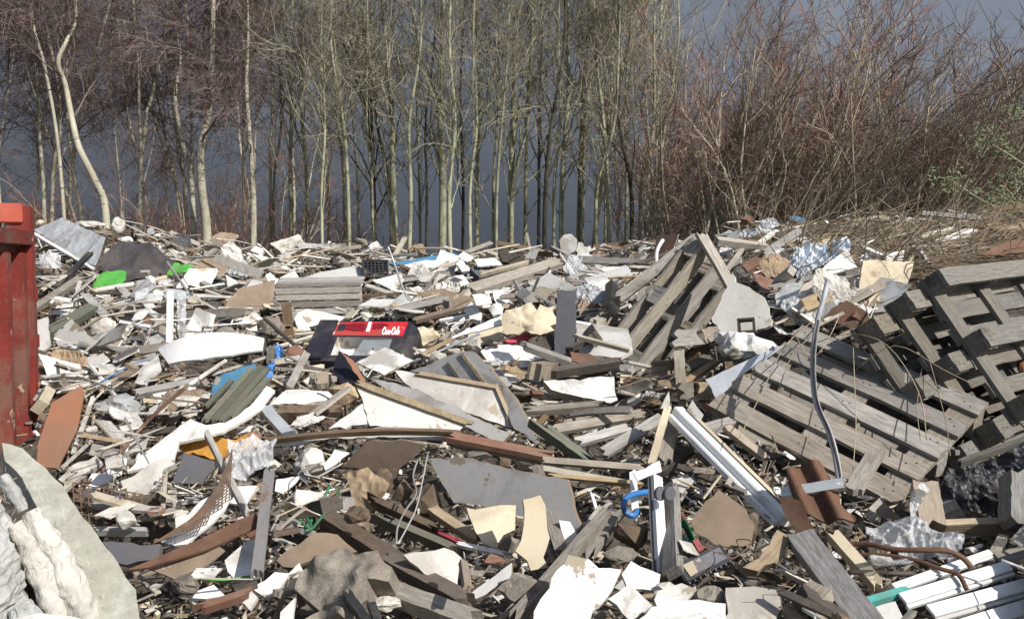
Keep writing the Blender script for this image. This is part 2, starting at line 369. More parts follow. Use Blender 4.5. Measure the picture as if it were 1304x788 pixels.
def b(name, label, cat, x0, y0, x1, y1, w, m, th=.025, k=.45, n=None, da=None, db=None, lift=.04, jag=.012, bow=0., taper=0., parent=None, on=None):
    """plank or bar between two points resting on the heap; k = how far it leans up off the surface (1 = along a 50 degree slope)"""
    if y0 < y1: x0, y0, x1, y1 = x1, y1, x0, y0; da, db = db, da
    if on:
        q0, n = PL[on]; da, db = [(q0 - CAM).dot(n) / ray(*z).dot(n) - th * .5 - .003 for z in ((x0, y0), (x1, y1))]
    elif da: h0, h1 = hit(x0, y0), hit(x1, y1); da = min(da, h0 - .015); db = min(db, h1 - .01, da * 1.3) if db else None
    d0 = da if da else hit(x0, y0) - lift
    p0 = P(x0, y0, d0)
    if db: d1 = db
    else:
        ds = min(hit(x1, y1), d0 * 1.6); nn = Vector((0, -.75, .66))
        dl = min(max((p0 - CAM).dot(nn) / ray(x1, y1).dot(nn), d0 * .9), d0 * 1.4)
        d1 = dl * k + min(ds, d0 * 1.35) * (1 - k) - lift
    p1 = P(x1, y1, d1)
    c = (p0 + p1) / 2; ax = p1 - p0
    wm = w / F * (d0 + d1) / 2
    vd = (CAM - c).normalized()
    if n is None: n = vd * .6 + Vector((0, 0, .8))
    n = Vector(n)
    Mx = frame(c, ax, n)
    v, f = plank_bm(ax.length, wm, th, len(heroes), jag, bow, 10 if bow else 8, 4, taper)
    o = add(name, mesh_from(name, v, f, [M[m]]), Mx, label, cat, parent=parent)
    dx, dy = x1 - x0, y1 - y0; ll = math.hypot(dx, dy) or 1; ox, oy = -dy / ll * w / 2, dx / ll * w / 2
    poly_mask([(x0 + ox, y0 + oy), (x1 + ox, y1 + oy), (x1 - ox, y1 - oy), (x0 - ox, y0 - oy)], d0)
    return o

def tube_geo(pts, radii, sides=6, v=None, f=None, cap=True):
    v = [] if v is None else v; f = [] if f is None else f
    b0 = len(v); nrm = None; n = len(pts)
    for i, q in enumerate(pts):
        t = (pts[min(i + 1, n - 1)] - pts[max(i - 1, 0)]).normalized()
        if nrm is None:
            nrm = t.orthogonal().normalized()
        else:
            nrm = nrm - t * nrm.dot(t)
            nrm = nrm.normalized() if nrm.length > 1e-6 else t.orthogonal().normalized()
        bn = t.cross(nrm); r = radii[i] if isinstance(radii, (list, tuple)) else radii
        for k in range(sides):
            a = 2 * PI * k / sides
            z = q + nrm * (math.cos(a) * r) + bn * (math.sin(a) * r)
            v.append((z.x, z.y, z.z))
    for i in range(n - 1):
        for k in range(sides):
            k2 = (k + 1) % sides
            f.append((b0 + i * sides + k, b0 + i * sides + k2, b0 + (i + 1) * sides + k2, b0 + (i + 1) * sides + k))
    if cap and sides > 3:
        f.append(tuple(b0 + k for k in reversed(range(sides)))); f.append(tuple(b0 + (n - 1) * sides + k for k in range(sides)))
    return v, f
def smooth_path(pts, k=4):
    out = []
    for i in range(len(pts) - 1):
        p0 = pts[max(i - 1, 0)]; p1 = pts[i]; p2 = pts[i + 1]; p3 = pts[min(i + 2, len(pts) - 1)]
        for j in range(k):
            t = j / k
            out.append(.5 * ((2 * p1) + (p2 - p0) * t + (2 * p0 - 5 * p1 + 4 * p2 - p3) * t * t + (3 * p1 - p0 - 3 * p2 + p3) * t ** 3))
    out.append(pts[-1]); return out
def t(name, label, cat, pix, w, m, ds=None, lift=.06, sides=8, lean=.5, **kw):
    """bent tube, wire or stem through points; ds gives depths, else it lies on the heap"""
    pts = parse(pix)
    if ds is None:
        lo = max(pts, key=lambda q: q[1]); d0 = hit(*lo)
        ds = [d0 * (1 - lean) + min(hit(*q), d0 * 1.3) * lean - lift for q in pts]
    elif not isinstance(ds, (list, tuple)): ds = [ds] * len(pts)
    p3 = smooth_path([P(q[0], q[1], d) for q, d in zip(pts, ds)])
    c = sum(p3, Vector()) / len(p3)
    v, f = tube_geo([q - c for q in p3], w / 2 / F * (sum(ds) / len(ds)), sides)
    return add(name, mesh_from(name, v, f, [M[m]], smooth=True), Matrix.Translation(c), label, cat, **kw)

def rock_mesh(name, rx, ry, rz, mats, seed=0, npts=16, bump=.12, ang=True):
    rnd = random.Random(seed); bm = bmesh.new()
    if ang:
        for _ in range(npts):
            q = Vector((rnd.gauss(0, 1), rnd.gauss(0, 1), rnd.gauss(0, 1))).normalized() * rnd.uniform(.85, 1.1); bm.verts.new(q)
        r = bmesh.ops.convex_hull(bm, input=bm.verts[:])
        bmesh.ops.delete(bm, geom=[g for g in bm.verts if not g.link_faces], context='VERTS')
        bmesh.ops.subdivide_edges(bm, edges=bm.edges[:], cuts=2, use_grid_fill=True)
        bmesh.ops.triangulate(bm, faces=[q for q in bm.faces if len(q.verts) > 4])
    else:
        bmesh.ops.create_icosphere(bm, subdivisions=3, radius=1)
    off = Vector((seed * 3.1, seed, seed * .7))
    for v in bm.verts:
        v.co *= 1 + bump * fbm(v.co + off, 1.7, 4)
        v.co.x *= rx; v.co.y *= ry; v.co.z *= rz
    bmesh.ops.recalc_face_normals(bm, faces=bm.faces[:])
    return bm_mesh(name, bm, mats)
def c(name, label, cat, px, py, rx, ry, m, dep=.7, bump=.15, ang=True, d=None, rot=0., lift=.0, npts=16):
    """lump centred at px,py, rx by ry across"""
    h_ = hit(px, py + ry * .8); d0 = (min(d, h_) if d else h_) - lift
    s = d0 / F
    Mx = Matrix.Translation(P(px, py, d0 + rx * s * dep * .6)) @ Matrix.Rotation(rot, 4, 'Y')
    o = add(name, rock_mesh(name, rx * s, rx * s * dep, ry * s, [M[m]], len(heroes), npts, bump, ang), Mx, label, cat)
    poly_mask([(px - rx, py - ry), (px + rx, py - ry), (px + rx, py + ry), (px - rx, py + ry)], d0)
    return o
def box_bm(bm, cx, cy, cz, sx, sy, sz, mi=0):
    r = bmesh.ops.create_cube(bm, size=1)
    for v in r['verts']: v.co = Vector((cx + v.co.x * sx, cy + v.co.y * sy, cz + v.co.z * sz))
    for q in {f for v in r['verts'] for f in v.link_faces}: q.material_index = mi
    return r['verts']
def box_mesh(name, dims, mats, bev=.004, at=(0, 0, 0)):
    bm = bmesh.new(); box_bm(bm, *at, *dims)
    if bev: bmesh.ops.bevel(bm, geom=bm.edges[:], offset=bev, segments=2, affect='EDGES')
    return bm_mesh(name, bm, mats)

def rectpose(px4, Wd, Hd, d0, n0, iters=120):
    """pose of a Wd x Hd rectangle whose corners (BL,BR,TR,TL) show at px4"""
    loc = [Vector((-Wd / 2, -Hd / 2, 0)), Vector((Wd / 2, -Hd / 2, 0)), Vector((Wd / 2, Hd / 2, 0)), Vector((-Wd / 2, Hd / 2, 0))]
    cx = sum(q[0] for q in px4) / 4; cy = sum(q[1] for q in px4) / 4
    dirx = P(*px4[1], d0) - P(*px4[0], d0)
    Mx = frame(P(cx, cy, d0), dirx, Vector(n0)); lam = 1e-2
    def upd(Mq, x):
        R = Matrix.Rotation(Vector(x[:3]).length, 4, Vector(x[:3])) if Vector(x[:3]).length > 1e-12 else Matrix.Identity(4)
        Tm = Matrix.Translation(Mq.translation + Vector(x[3:]))
        return Tm @ R @ Mq.to_3x3().to_4x4()
    def res(Mq):
        r = []
        for q, t_ in zip(loc, px4):
            a = proj(Mq @ q)
            if a is None: return np.full(8, 1e4)
            r += [a[0] - t_[0], a[1] - t_[1]]
        return np.array(r)
    r0 = res(Mx)
    for _ in range(iters):
        J = np.zeros((8, 6))
        for k in range(6):
            x = [0.] * 6; x[k] = 1e-4; J[:, k] = (res(upd(Mx, x)) - r0) / 1e-4
        st = -np.linalg.solve(J.T @ J + lam * np.diag(np.diag(J.T @ J) + 1e-6), J.T @ r0)
        Mn = upd(Mx, list(st)); rn = res(Mn)
        if (rn ** 2).sum() < (r0 ** 2).sum(): Mx, r0, lam = Mn, rn, max(lam * .5, 1e-6)
        else: lam = min(lam * 3, 1e4)
    return Mx, float(np.sqrt((r0 ** 2).mean()))
def onplane(Mx, px, py):
    n = Mx.to_3x3() @ Vector((0, 0, 1)); r = ray(px, py)
    return Mx.inverted() @ (CAM + r * ((Mx.translation - CAM).dot(n) / r.dot(n)))

def pallet(label, Mx, L=1.2, Wd=1.0, nb=5, bw=.145, flip=False, seed=0, broken=(), bl=.09, m='pallet'):
    """wooden pallet; local z=0 is the face turned to the viewer (underside when flip)"""
    rnd = random.Random(seed)
    root = empty('pallet', Mx, label, 'pallet')
    def part(nm, lx, ly, lz, x, y, z, along='x', jag=.004):
        v, f = plank_bm(lx, ly, lz, rnd.randint(0, 9999), jag, 0, 8, 3)
        R = Matrix.Rotation(PI / 2, 4, 'Z') if along == 'y' else Matrix.Identity(4)
        R = R @ Matrix.Rotation(rnd.gauss(0, .006), 4, 'Z')
        fm = [0] * len(f)
        if nm == 'deck_board' or (flip and nm == 'bottom_board'):
            for x_ in (-L / 2 + .05, -L / 2 + .085, -.015, .02, L / 2 - .085, L / 2 - .05):
                if abs(x_) > lx / 2 - .02: continue
                y_ = rnd.uniform(-.32, .32) * ly; r_ = .0042; b0 = len(v); zz = lz / 2 + .0008
                for a_ in range(6): v.append((x_ + math.cos(a_ * PI / 3) * r_ * 1.3, y_ + math.sin(a_ * PI / 3) * r_, zz))
                f.append(tuple(b0 + a_ for a_ in range(6))); fm.append(1)
        o = add(nm, mesh_from(nm, v, f, [M[m], M['blackp']], fm), Mx @ Matrix.Translation((x, y, z)) @ R, parent=root)
    tt = .022
    ys = [(-Wd / 2 + bw / 2) + i * (Wd - bw) / (nb - 1) for i in range(nb)]
    xs = [-L / 2 + .07, 0, L / 2 - .07]; y3 = [-Wd / 2 + .055, 0, Wd / 2 - .055]
    if not flip: zt = -tt / 2; zs = -tt * 1.5 - .001; zb = -tt * 2 - bl / 2 - .002; zbb = -tt * 2.5 - bl - .003
    else: zbb = -tt / 2; zb = -tt - bl / 2 - .001; zs = -tt * 1.5 - bl - .002; zt = -tt * 2.5 - bl - .003
    for i, y in enumerate(ys):
        if i in broken: part('deck_board', L * .55, bw, tt, -L * .22, y, zt, jag=.05)
        else: part('deck_board', L + rnd.gauss(0, .004), bw + rnd.gauss(0, .004), tt, rnd.gauss(0, .004), y + rnd.gauss(0, .003), zt)
    for x in xs: part('stringer_board', Wd, .12, tt, x, 0, zs, 'y')
    for x in xs:
        for y in y3: part('spacer_block', .135, .1, bl, x, y, zb)
    for y in y3: part('bottom_board', L, .1, tt, 0, y, zbb)
    cs = [proj(Mx @ Vector((sx * L / 2, sy * Wd / 2, 0))) for sx, sy in ((-1, -1), (1, -1), (1, 1), (-1, 1))]
    poly_mask([q[:2] for q in cs], min(q[2] for q in cs))
    return root
# ------------------------------------------------------------------ pallets
PAL = {}
def mk(key, px, Wd, Hd, d0, n0, **kw):
    Mx, e = rectpose(px, Wd, Hd, d0, n0)
    print('pose', key, 'err', round(e, 2), 'd', round(proj(Mx.translation)[2], 2), 'n', [round(q, 2) for q in (Mx.to_3x3() @ Vector((0, 0, 1)))], 'z', round(Mx.translation.z, 2), 'H', round(H(Mx.translation.x, Mx.translation.y), 2))
    PAL[key] = Mx
    return Mx
mk('big', [(910, 508), (1138, 648), (1264, 508), (1014, 420)], 1.0, .8, 4.1, (-.1, -.5, .85))
pallet('weathered grey pallet lying tilted, slats up, with the bent metal strip leaning over it', PAL['big'], L=1.0, Wd=.8, nb=5, bw=.108, seed=1)
mk('tall', [(838, 492), (934, 372), (904, 302), (782, 456)], 1.0, .5, 5.6, (.45, -.55, .7))
pallet('grey pallet standing steeply on end with open blocks showing, left of the cracked white board', PAL['tall'], L=1.0, Wd=.52, nb=4, bw=.1, flip=True, seed=2)
def right_pallets():
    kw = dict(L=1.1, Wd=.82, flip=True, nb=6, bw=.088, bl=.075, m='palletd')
    az = math.radians(36); el = math.radians(35)
    n = Vector((math.sin(az) * math.cos(el), -math.cos(az) * math.cos(el), math.sin(el)))
    e2 = Vector((math.cos(az), math.sin(az), 0)); e2.rotate(Matrix.Rotation(math.radians(3), 3, n)); e1 = n.cross(e2)
    c0 = P(1194, 340, 4.4) - e1 * .41 + e2 * .55
    Mq = frame(c0, e2, n); PAL['right'] = Mq
    pallet('grey pallet on its side at the right edge, its skids and gaps facing out', Mq, seed=3, **kw)
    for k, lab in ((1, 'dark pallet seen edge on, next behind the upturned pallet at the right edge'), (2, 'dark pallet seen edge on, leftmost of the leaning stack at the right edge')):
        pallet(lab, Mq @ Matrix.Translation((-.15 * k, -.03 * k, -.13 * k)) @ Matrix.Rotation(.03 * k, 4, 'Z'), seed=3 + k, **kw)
right_pallets()

b('plank', 'pale weathered plank along the upper left of the steep pallet', 'plank', 790, 378, 888, 303, 15, 'grey', .03, da=6.35, db=6.3, n=(.3, -.7, .65))
b('plank', 'weathered board running down the right end of the steep pallet', 'plank', 936, 374, 893, 299, 15, 'grey', .03, da=5.9, db=6.2, n=(.3, -.8, .5))
# ------------------------------------------------------------------ drinks cooler lying on its back
MC, e_ = rectpose([(387, 459), (503, 460), (521, 410), (411, 409)], .71, .46, 6.8, (0, -.6, .8)); print('cooler', e_, MC.translation)
def cooler():
    root = empty('drinks_cooler', MC, 'black drinks cooler lying on its back with a red front panel and broken window', 'drinks cooler')
    w0 = [onplane(MC, *q) for q in ((421, 452), (493, 453), (501, 430), (430, 429))]
    w2, h2, D = .37, .235, .3
    o = [(-w2, -h2), (w2, -h2), (w2, h2), (-w2, h2)]; wi = [(q.x, q.y) for q in w0]
    v = [(x, y, 0) for x, y in o] + [(x, y, 0) for x, y in wi] + [(x, y, -.16) for x, y in wi] + [(x * .97, y, -D) for x, y in o]
    f = [(i, (i + 1) % 4, 4 + (i + 1) % 4, 4 + i) for i in range(4)]
    f += [(4 + i, 4 + (i + 1) % 4, 8 + (i + 1) % 4, 8 + i) for i in range(4)] + [(8, 9, 10, 11)]
    f += [((i + 1) % 4, i, 12 + i, 12 + (i + 1) % 4) for i in range(4)] + [(15, 14, 13, 12)]
    fm = [0] * 4 + [1] * 5 + [0] * 5
    add('cabinet', mesh_from('cabinet', v, f, [M['navy'], M['mel']], fm), MC, parent=root)
    # rounded cap at the right end, base trim at the left
    bm = bmesh.new(); bmesh.ops.create_cone(bm, cap_ends=True, segments=28, radius1=.14, radius2=.14, depth=.44)
    for q in bm.verts: q.co = Vector((q.co.x * .45, q.co.z, q.co.y))
    add('end_cap', bm_mesh('end_cap', bm, [M['navy']], False), MC @ Matrix.Translation((w2 - .005, 0, -.145)), parent=root)
    add('base_panel', box_mesh('base_panel', (.155, .455, .025), [M['navy']], .008), MC @ Matrix.Translation((-w2 + .078, 0, .014)), parent=root)
    def flat(name, pix, m, z, th=.002, par=root):
        pts = [onplane(MC, *q) for q in parse(pix)]
        pts = [MC @ (Vector((q.x, q.y, z))) for q in pts]
        return panel3(name, None, None, pts, MC.to_3x3() @ Vector((0, 0, 1)), m, th, rough=0, parent=par)
    g = flat('graphic_panel', '421,427.5 429.5,411 520,410.5 513,428.5', 'cola', .006, .004)
    def sub(name, pix, m, z): 
        o_ = flat(name, pix, m, z, .001, root); w = o_.matrix_basis.copy(); o_.parent = g; o_.matrix_basis = g.matrix_basis.inverted() @ w; return o_
    sub('dark_patch', '429,422 433,413.5 442,413.5 438,422', 'navy', .0085)
    sub('bottle_motif', '441,414.5 451,412.5 466,413 468,418 463,422.5 449,422.5 439,420.5', 'colad', .0085)
    sub('bottle_motif', '476,413 488,412.5 496,414.5 493,417 486,419.5 474,420', 'colad', .0085)
    sub('bottle_label', '466,423.5 470,410.9 474,410.9 471,423.5', 'ink', .010)
    sub('corner_mark', '421.5,427 424,423 427,423 425,427', 'ink', .0085)
    sub('corner_mark', '428,414 430,411.2 433,411.2 431,414', 'ink', .0085)
    # white script lettering drawn as strokes: Coca-Cola
    gl = {'C': ['.75,.8 .55,1 .25,.85 .08,.4 .2,.05 .5,0 .8,.2', '.75,.8 .62,.66'], 'o': ['.45,.5 .2,.52 .08,.25 .25,0 .48,.12 .5,.4 .4,.52'],
          'c': ['.5,.42 .3,.54 .1,.3 .2,.02 .5,.12'], 'a': ['.48,.48 .2,.5 .08,.22 .22,0 .45,.2 .5,.5', '.5,.5 .46,.1 .62,.06'], '-': ['.05,.3 .35,.33'], 'l': ['.1,.1 .3,.6 .42,1 .28,1 .18,.4 .2,.02 .4,.08']}
    wd = {'C': .82, 'o': .5, 'c': .48, 'a': .56, '-': .38, 'l': .36}
    q0 = onplane(MC, 486, 427); q1 = onplane(MC, 508, 427); q2 = onplane(MC, 488, 418)
    ux = Vector((q1.x - q0.x, q1.y - q0.y, 0)); uy = Vector((q2.x - q0.x, q2.y - q0.y, 0)); W = sum(wd[k] for k in 'Coca-Cola')
    tv, tf = [], []; x = 0
    for ch in 'Coca-Cola':
        for s in gl[ch]:
            pts = []
            for a in smooth_path([Vector((u + x + v_ * .12, v_, 0)) for u, v_ in parse(s)], 4):
                pts.append(Vector((q0.x, q0.y, .011)) + ux * (a.x / W) + uy * a.y)
            tube_geo(pts, 0.0048, 5, tv, tf)
        x += wd[ch]
    o_ = add('script_lettering', mesh_from('script_lettering', [tuple(q) for q in tv], tf, [M['ink']]), MC, parent=root)
    w = o_.matrix_basis.copy(); o_.parent = g; o_.matrix_basis = g.matrix_basis.inverted() @ w @ Matrix.Identity(4) if False else g.matrix_basis.inverted()
    # broken pane and what shows inside
    flat('broken_pane', '448,452 462,431 500,430.5 492,452.5 486,444 480,452.6 474,440 468,452.4', 'glass', -.012, .004)
    flat('inner_shelf', '421.5,452 432,436 455,440 463,452', 'pvc', -.06, .01)
    flat('inner_divider', '459,432 462,432 469,452 465,452', 'blackp', -.03, .02)
    flat('lining_and_void_shade', '432,432 452,431 458,440 434,437', 'mel', -.1, .01)
    tr = [MC @ Vector(q) for q in ((.28, -.245, .01), (.33, -.245, .04), (.38, -.225, .04), (.4, -.16, .0))]
    v, f = tube_geo(smooth_path(tr), .011, 8); add('chrome_trim', mesh_from('chrome_trim', v, f, [M['galv']], smooth=True), Matrix.Identity(4), parent=root)
    poly_mask([(386, 460), (528, 460), (528, 409), (409, 408)], 6.4)
cooler()

# ------------------------------------------------------------------ red skip at the left edge
def skip():
    A = Vector((-2.36, 3.1, 0)); B = Vector((-3.075, 5.55, 0)); ax = (B - A).normalized(); nr = Vector((ax.y, -ax.x, 0)); L = (B - A).length
    Mx = Matrix((ax, -nr, Vector((0, 0, 1)))).transposed().to_4x4(); Mx.translation = Vector((B.x, B.y, 1.28))
    root = empty('skip_container', Mx, 'red ribbed steel skip standing at the left edge of the heap', 'skip')
    def bx(nm, x, y, z, sx, sy, sz, m='redc', bev=.006, label=None):
        return add(nm, box_mesh(nm, (sx, sy, sz), [M[m]], bev), Mx @ Matrix.Translation((x, y, z)), parent=root, label=label)
    hh = 1.45
    bx('side_wall', -L / 2, .03, hh / 2, L, .04, hh)
    for i in range(7): bx('rib', -.16 - i * .36, -.025, hh / 2 - .03, .085, .075, hh - .12)
    bx('top_rail', -L / 2, -.01, hh, L, .14, .09)
    bx('bottom_rail', -L / 2, -.01, .05, L, .12, .1)
    bx('corner_post', .03, .0, hh / 2 + .1, .11, .14, hh + .2, 'redc')
    bx('end_wall', .0, .9, hh / 2 + .06, .05, 1.6, hh + .08, 'redc')
    bx('end_rail', .0, .78, hh + .155, .1, 1.62, .12, 'redl')
    for z in (.25, .55, .8, 1.1): bx('hinge', .07, -.055, z, .03, .05, .09, 'redc')
    poly_mask([(-60, 268), (44, 268), (50, 590), (-60, 590)], 4.2)
skip()

# ------------------------------------------------------------------ left foreground: broken insulated slab
def slab():
    n = Vector((.42, -.62, .66)).normalized()
    pts = parse('2,566 29,572 58,598 87,635 116,673 150,717 173,750 176,800 172,860 120,860 98,800 84,752 66,700 48,650 28,612 6,590')
    p0 = P(90, 690, 2.12)
    out = [CAM + ray(*q) * ((p0 - CAM).dot(n) / ray(*q).dot(n)) for q in pts]
    c0 = sum(out, Vector()) / len(out)
    root = empty('insulated_slab', Matrix.Translation(c0), 'big broken slab of green grey skin over torn white insulation in the left foreground', 'insulation slab')
    panel3('skin', None, None, out, n, 'foamg', .07, 'foamw', .0022, parent=root, wave=.014, ws=6, sub=8, crease=True)
    def lump(nm, pix, d, r, m, sd, flat=1.):
        pp = smooth_path([P(q[0], q[1], d) for q in parse(pix)], 14); k = len(pp)
        v, f = tube_geo(pp, [r * (.55 + .45 * math.sin(PI * min(1, max(0, i / (k - 1) * .9 + .05)))) for i in range(k)], 30)
        rn = Vector((sd, 0, 0)); v2 = []
        for q in v:
            q = Vector(q); d_ = (fbm(q * 11 + rn, 1, 3) * .34 + fbm(q * 46 + rn, 1, 3) * .16) * r; a = min(pp, key=lambda z: (z - q).length)
            q = a + (q - a) * (1 + d_ / max((q - a).length, .01)); v2.append(tuple(q))
        add(nm, mesh_from(nm, v2, f, [M[m]]), Matrix.Identity(4), parent=root)
    lump('torn_core', '18,668 36,694 56,738 76,800 92,850', 2.0, .026, 'foamw', 1)
    lump('torn_core', '40,650 64,694 90,748 114,812 125,860', 2.02, .032, 'foamw', 5)
    lump('torn_core', '2,606 18,630 30,650', 2.06, .018, 'fluff', 9)
    lump('loose_fill', '-26,640 -16,700 -8,760 8,812 20,860', 1.95, .05, 'fluff', 3)
    lump('loose_fill', '-70,640 -50,720 -40,800 -40,880', 1.95, .11, 'fluff', 4)
    lump('loose_fill', '24,770 40,800 52,850', 1.93, .035, 'fluff', 12)
    lump('lining_and_void_shade', '26,676 44,724 60,776 70,830', 2.1, .04, 'brown', 6)  # brown lump added for the dark shade in the voids between torn rolls
    lump('backing_strip', '60,760 66,785 72,840', 2.06, .03, 'tan', 7)
    rf = random.Random(4); fv, ff = [], []
    for course, d_, rr in (('18,668 36,694 56,738 76,800 92,850', 1.98, .03), ('40,650 64,694 90,748 114,812', 2.0, .035), ('-12,620 -4,690 4,760 22,812', 1.93, .06), ('30,600 60,640 100,700 140,780', 2.06, .02)):
        cp = smooth_path([P(q[0], q[1], d_) for q in parse(course)], 6)
        for _ in range(45):
            q = rf.choice(cp) + Vector((rf.gauss(0, rr), rf.gauss(0, rr * .6), rf.gauss(0, rr))); dr = Vector((rf.gauss(0, 1), rf.gauss(0, .6) - .4, rf.gauss(0, 1))).normalized() * rf.uniform(.008, .03)
            tube_geo([q, q + dr * .5 + Vector((0, 0, rf.gauss(0, .004))), q + dr], [.0006, .0005, .0003], 3, fv, ff, False)
    add('torn_fibres', mesh_from('torn_fibres', fv, ff, [M['foamw']]), Matrix.Identity(4), parent=root)
    poly_mask([(-60, 560), (60, 575), (180, 740), (180, 860), (-60, 860)], 1.9)
slab()
p('white_sheet', 'white sheet corner poking in at the bottom left, in front of the insulated slab', 'sheet', '-40,800 20,786 52,780 128,789 140,820 60,850 -40,850', 'white', .006, n=(0, -.35, .93), d=1.75, lift=0)

# ------------------------------------------------------------------ left crest
p('plastic_sheet', 'large cloudy clear plastic sheet on the far left crest', 'plastic sheet', '43,293 80,279 136,305 122,340 100,331', 'filmg', .008, n=(-.2, -.65, .72), wave=.03, ws=2, sub=4, d=11.2)
b('batten', 'thin white batten along the lower edge of the cloudy plastic sheet', 'batten', 42, 297, 119, 343, 4, 'white', .03, da=10.9, db=11.3)
c('foam_lump', 'long pale foam lump at the top of the left crest', 'foam lump', 113, 287, 19, 6, 'foamw', bump=.3, ang=False, d=12.3)
c('foam_lump', 'rounded white foam lump sticking up highest on the left crest', 'foam lump', 150, 288, 9, 11, 'foamw', bump=.3, ang=False, d=12.1)
c('foam_lump', 'small white foam piece on the dark roofing felt', 'foam lump', 161, 306, 9, 6, 'white', bump=.2, d=11.6)
p('roofing_felt', 'dark crumpled roofing felt draped over the left crest', 'roofing felt', '126,330 150,309 192,311 222,333 206,353 160,360 132,347', 'felt', .012, wave=.06, ws=2, sub=5, d=11.3)
b('plank', 'grey board running down the right shoulder of the left crest', 'plank', 178, 307, 226, 332, 7, 'grey', .05, da=12.2, db=12.5)
p('plastic_sheet', 'left bright green plastic sheet below the roofing felt', 'plastic sheet', '118,366 124,354 137,345 157,344 157,360 140,365', 'green', .01, wave=.03, ws=3, sub=3, lift=.2, rough=.01)
p('plastic_sheet', 'right bright green plastic sheet beside the roofing felt', 'plastic sheet', '191,340 216,334 246,339 243,347 206,351', 'green', .01, wave=.03, ws=3, sub=3, lift=.2, rough=.01)
b('bar', 'long black plastic bar lying under the cloudy plastic sheet', 'bar', 71, 366, 115, 323, 6, 'blackp', .05, lift=.25)
b('beam', 'grey tan timber by the skip, its right end on the thin pieces', 'timber', 40, 396, 102, 355, 9, 'grey', .06, lift=.1)
b('beam', 'thick olive grey timber left of the white foam blob', 'timber', 60, 426, 118, 393, 14, 'olive', .08, lift=.12)
b('plank', 'short grey plank crossing the end of the thick olive timber', 'plank', 108, 376, 137, 407, 11, 'grey', .04, lift=.18)
c('foam_lump', 'round white foam blob in the middle of the left slope', 'foam lump', 131, 417, 17, 14, 'foamw', bump=.3, ang=False, lift=.1)
b('bar', 'black angled bar right of the white foam blob', 'bar', 141, 436, 164, 405, 9, 'blackp', .08, lift=.12)
p('panel', 'light blue grey panel leaning right beside the skip', 'panel', '40,409 61,404 64,451 45,456', 'mel', .02, n=(.15, -.9, .3))
b('channel', 'white plastic channel standing upright behind the curved white tub side', 'channel', 216, 446, 217, 372, 7, 'pvc', .04, n=(.1, -1, .1), da=6.9, db=7.1)
p('plastic_film', 'clear film hanging right of the upright white channel', 'plastic film', '226,378 237,376 238,428 228,432', 'film', .003, n=(.1, -.9, .3), wave=.04, ws=4, sub=4)
p('plastic_film', 'grey film flat above the upright white channel', 'plastic film', '200,371 225,369 250,377 252,384 215,383', 'filmg', .004, wave=.03, ws=3, sub=3, lift=.15)
p('bath_panel', 'long curved white tub side on the left slope', 'bath panel', '200,444 260,440 338,436 336,452 300,466 262,473 219,472', 'pvc', .02, n=(0, -.72, .7), bulge=.15, sub=5, lift=.2, rough=0)
t('edge_tube', 'rolled white rim along the top of the curved tub side', 'bath rim', '200,444 230,441.5 262,439.5 300,437.5 338,436', 3.5, 'pvc', lift=.2)
b('batten', 'pale batten left of the green sheets, below the felt', 'batten', 119, 370, 169, 362, 7, 'dwhite', .02, lift=.15)
b('batten', 'white painted batten below the left green sheet', 'batten', 174, 361, 213, 353, 7, 'cream', .02, lift=.25)
b('plank', 'short grey plank at the foot of the roofing felt', 'plank', 161, 348, 191, 347, 6, 'pale', .04, lift=.3)
b('plank', 'grey plank pointing up right beyond the right green sheet', 'plank', 246, 336, 275, 318, 6, 'grey', .04, lift=.1)
b('plank', 'grey plank sloping down right of the right green sheet', 'plank', 240, 351, 280, 372, 7, 'grey', .04, lift=.15)
b('rod', 'thin grey rod slanting across the right green sheet', 'rod', 213, 334, 243, 377, 2.5, 'pole', .02, lift=.3)
t('edging_strip', 'white curved edging strip with dark slots on the left slope', 'strip', '46,458 70,453 95,457 118,463 132,470', 4, 'dwhite', lift=.1)
b('perforated_strip', 'rusty white perforated strip leaning on the white tub side', 'strip', 243, 489, 289, 458, 5, 'dwhite', .01, lift=.2)
t('perforated_strip', 'long rusty perforated strip trailing down from the tub side to the mesh', 'strip', '240,490 205,520 175,550 140,590 98,626', 5, 'wire', lift=.12)
p('panel', 'orange brown panel leaning by the foot of the skip', 'panel', '46,594 48,566 66,512 104,490 107,502 98,548 74,596', 'orange', .015, n=(.25, -.85, .45), rough=.0008)
b('plank', 'grey brown plank end sloping below the tub side', 'plank', 172, 502, 252, 486, 11, 'grey', .04, lift=.1)
c('film_bundle', 'crumpled grey film bundle right of the orange brown panel', 'plastic film', 152, 518, 24, 17, 'filmg', bump=.5, ang=False)
p('drip_edge', 'bent white offcut with dark underside left of the tub side', 'offcut', '176,470 200,447 206,470 186,492 172,488', 'mel', .02, wave=.05, sub=3)

# ------------------------------------------------------------------ left centre
p('board', 'long white board sloping up to the metal channel', 'board', '162,600 182,577 243,533 262,541 287,538 318,517 340,491 350,497 331,521 284,550 228,563 222,585', 'white', .015, n=(0, -.5, .86), core='plaster')
b('metal_channel', 'galvanised metal channel with slots below the blue tarp', 'channel', 336, 519, 380, 568, 15, 'galv', .03, lift=.18)
b('metal_channel', 'thin white metal edge joining the channel to the long white board', 'channel', 262, 556, 334, 520, 5, 'alu', .02, lift=.2)
p('foam_block', 'ochre foam sheet under the clear bubble film', 'foam block', '227,564 245,559 272,556 300,560 312,553 318,566 300,574 285,581 236,580', 'ghia', .05, wave=.02, ws=6, sub=3, n=(0, -.8, .6), rough=.008)
p('foam_block', 'orange brown foam slab beside the metal channel', 'foam block', '311,554 322,549 333,554 335,571 318,570', 'orange', .06, wave=.02, ws=6, sub=3, n=(0, -.8, .6), rough=.008)
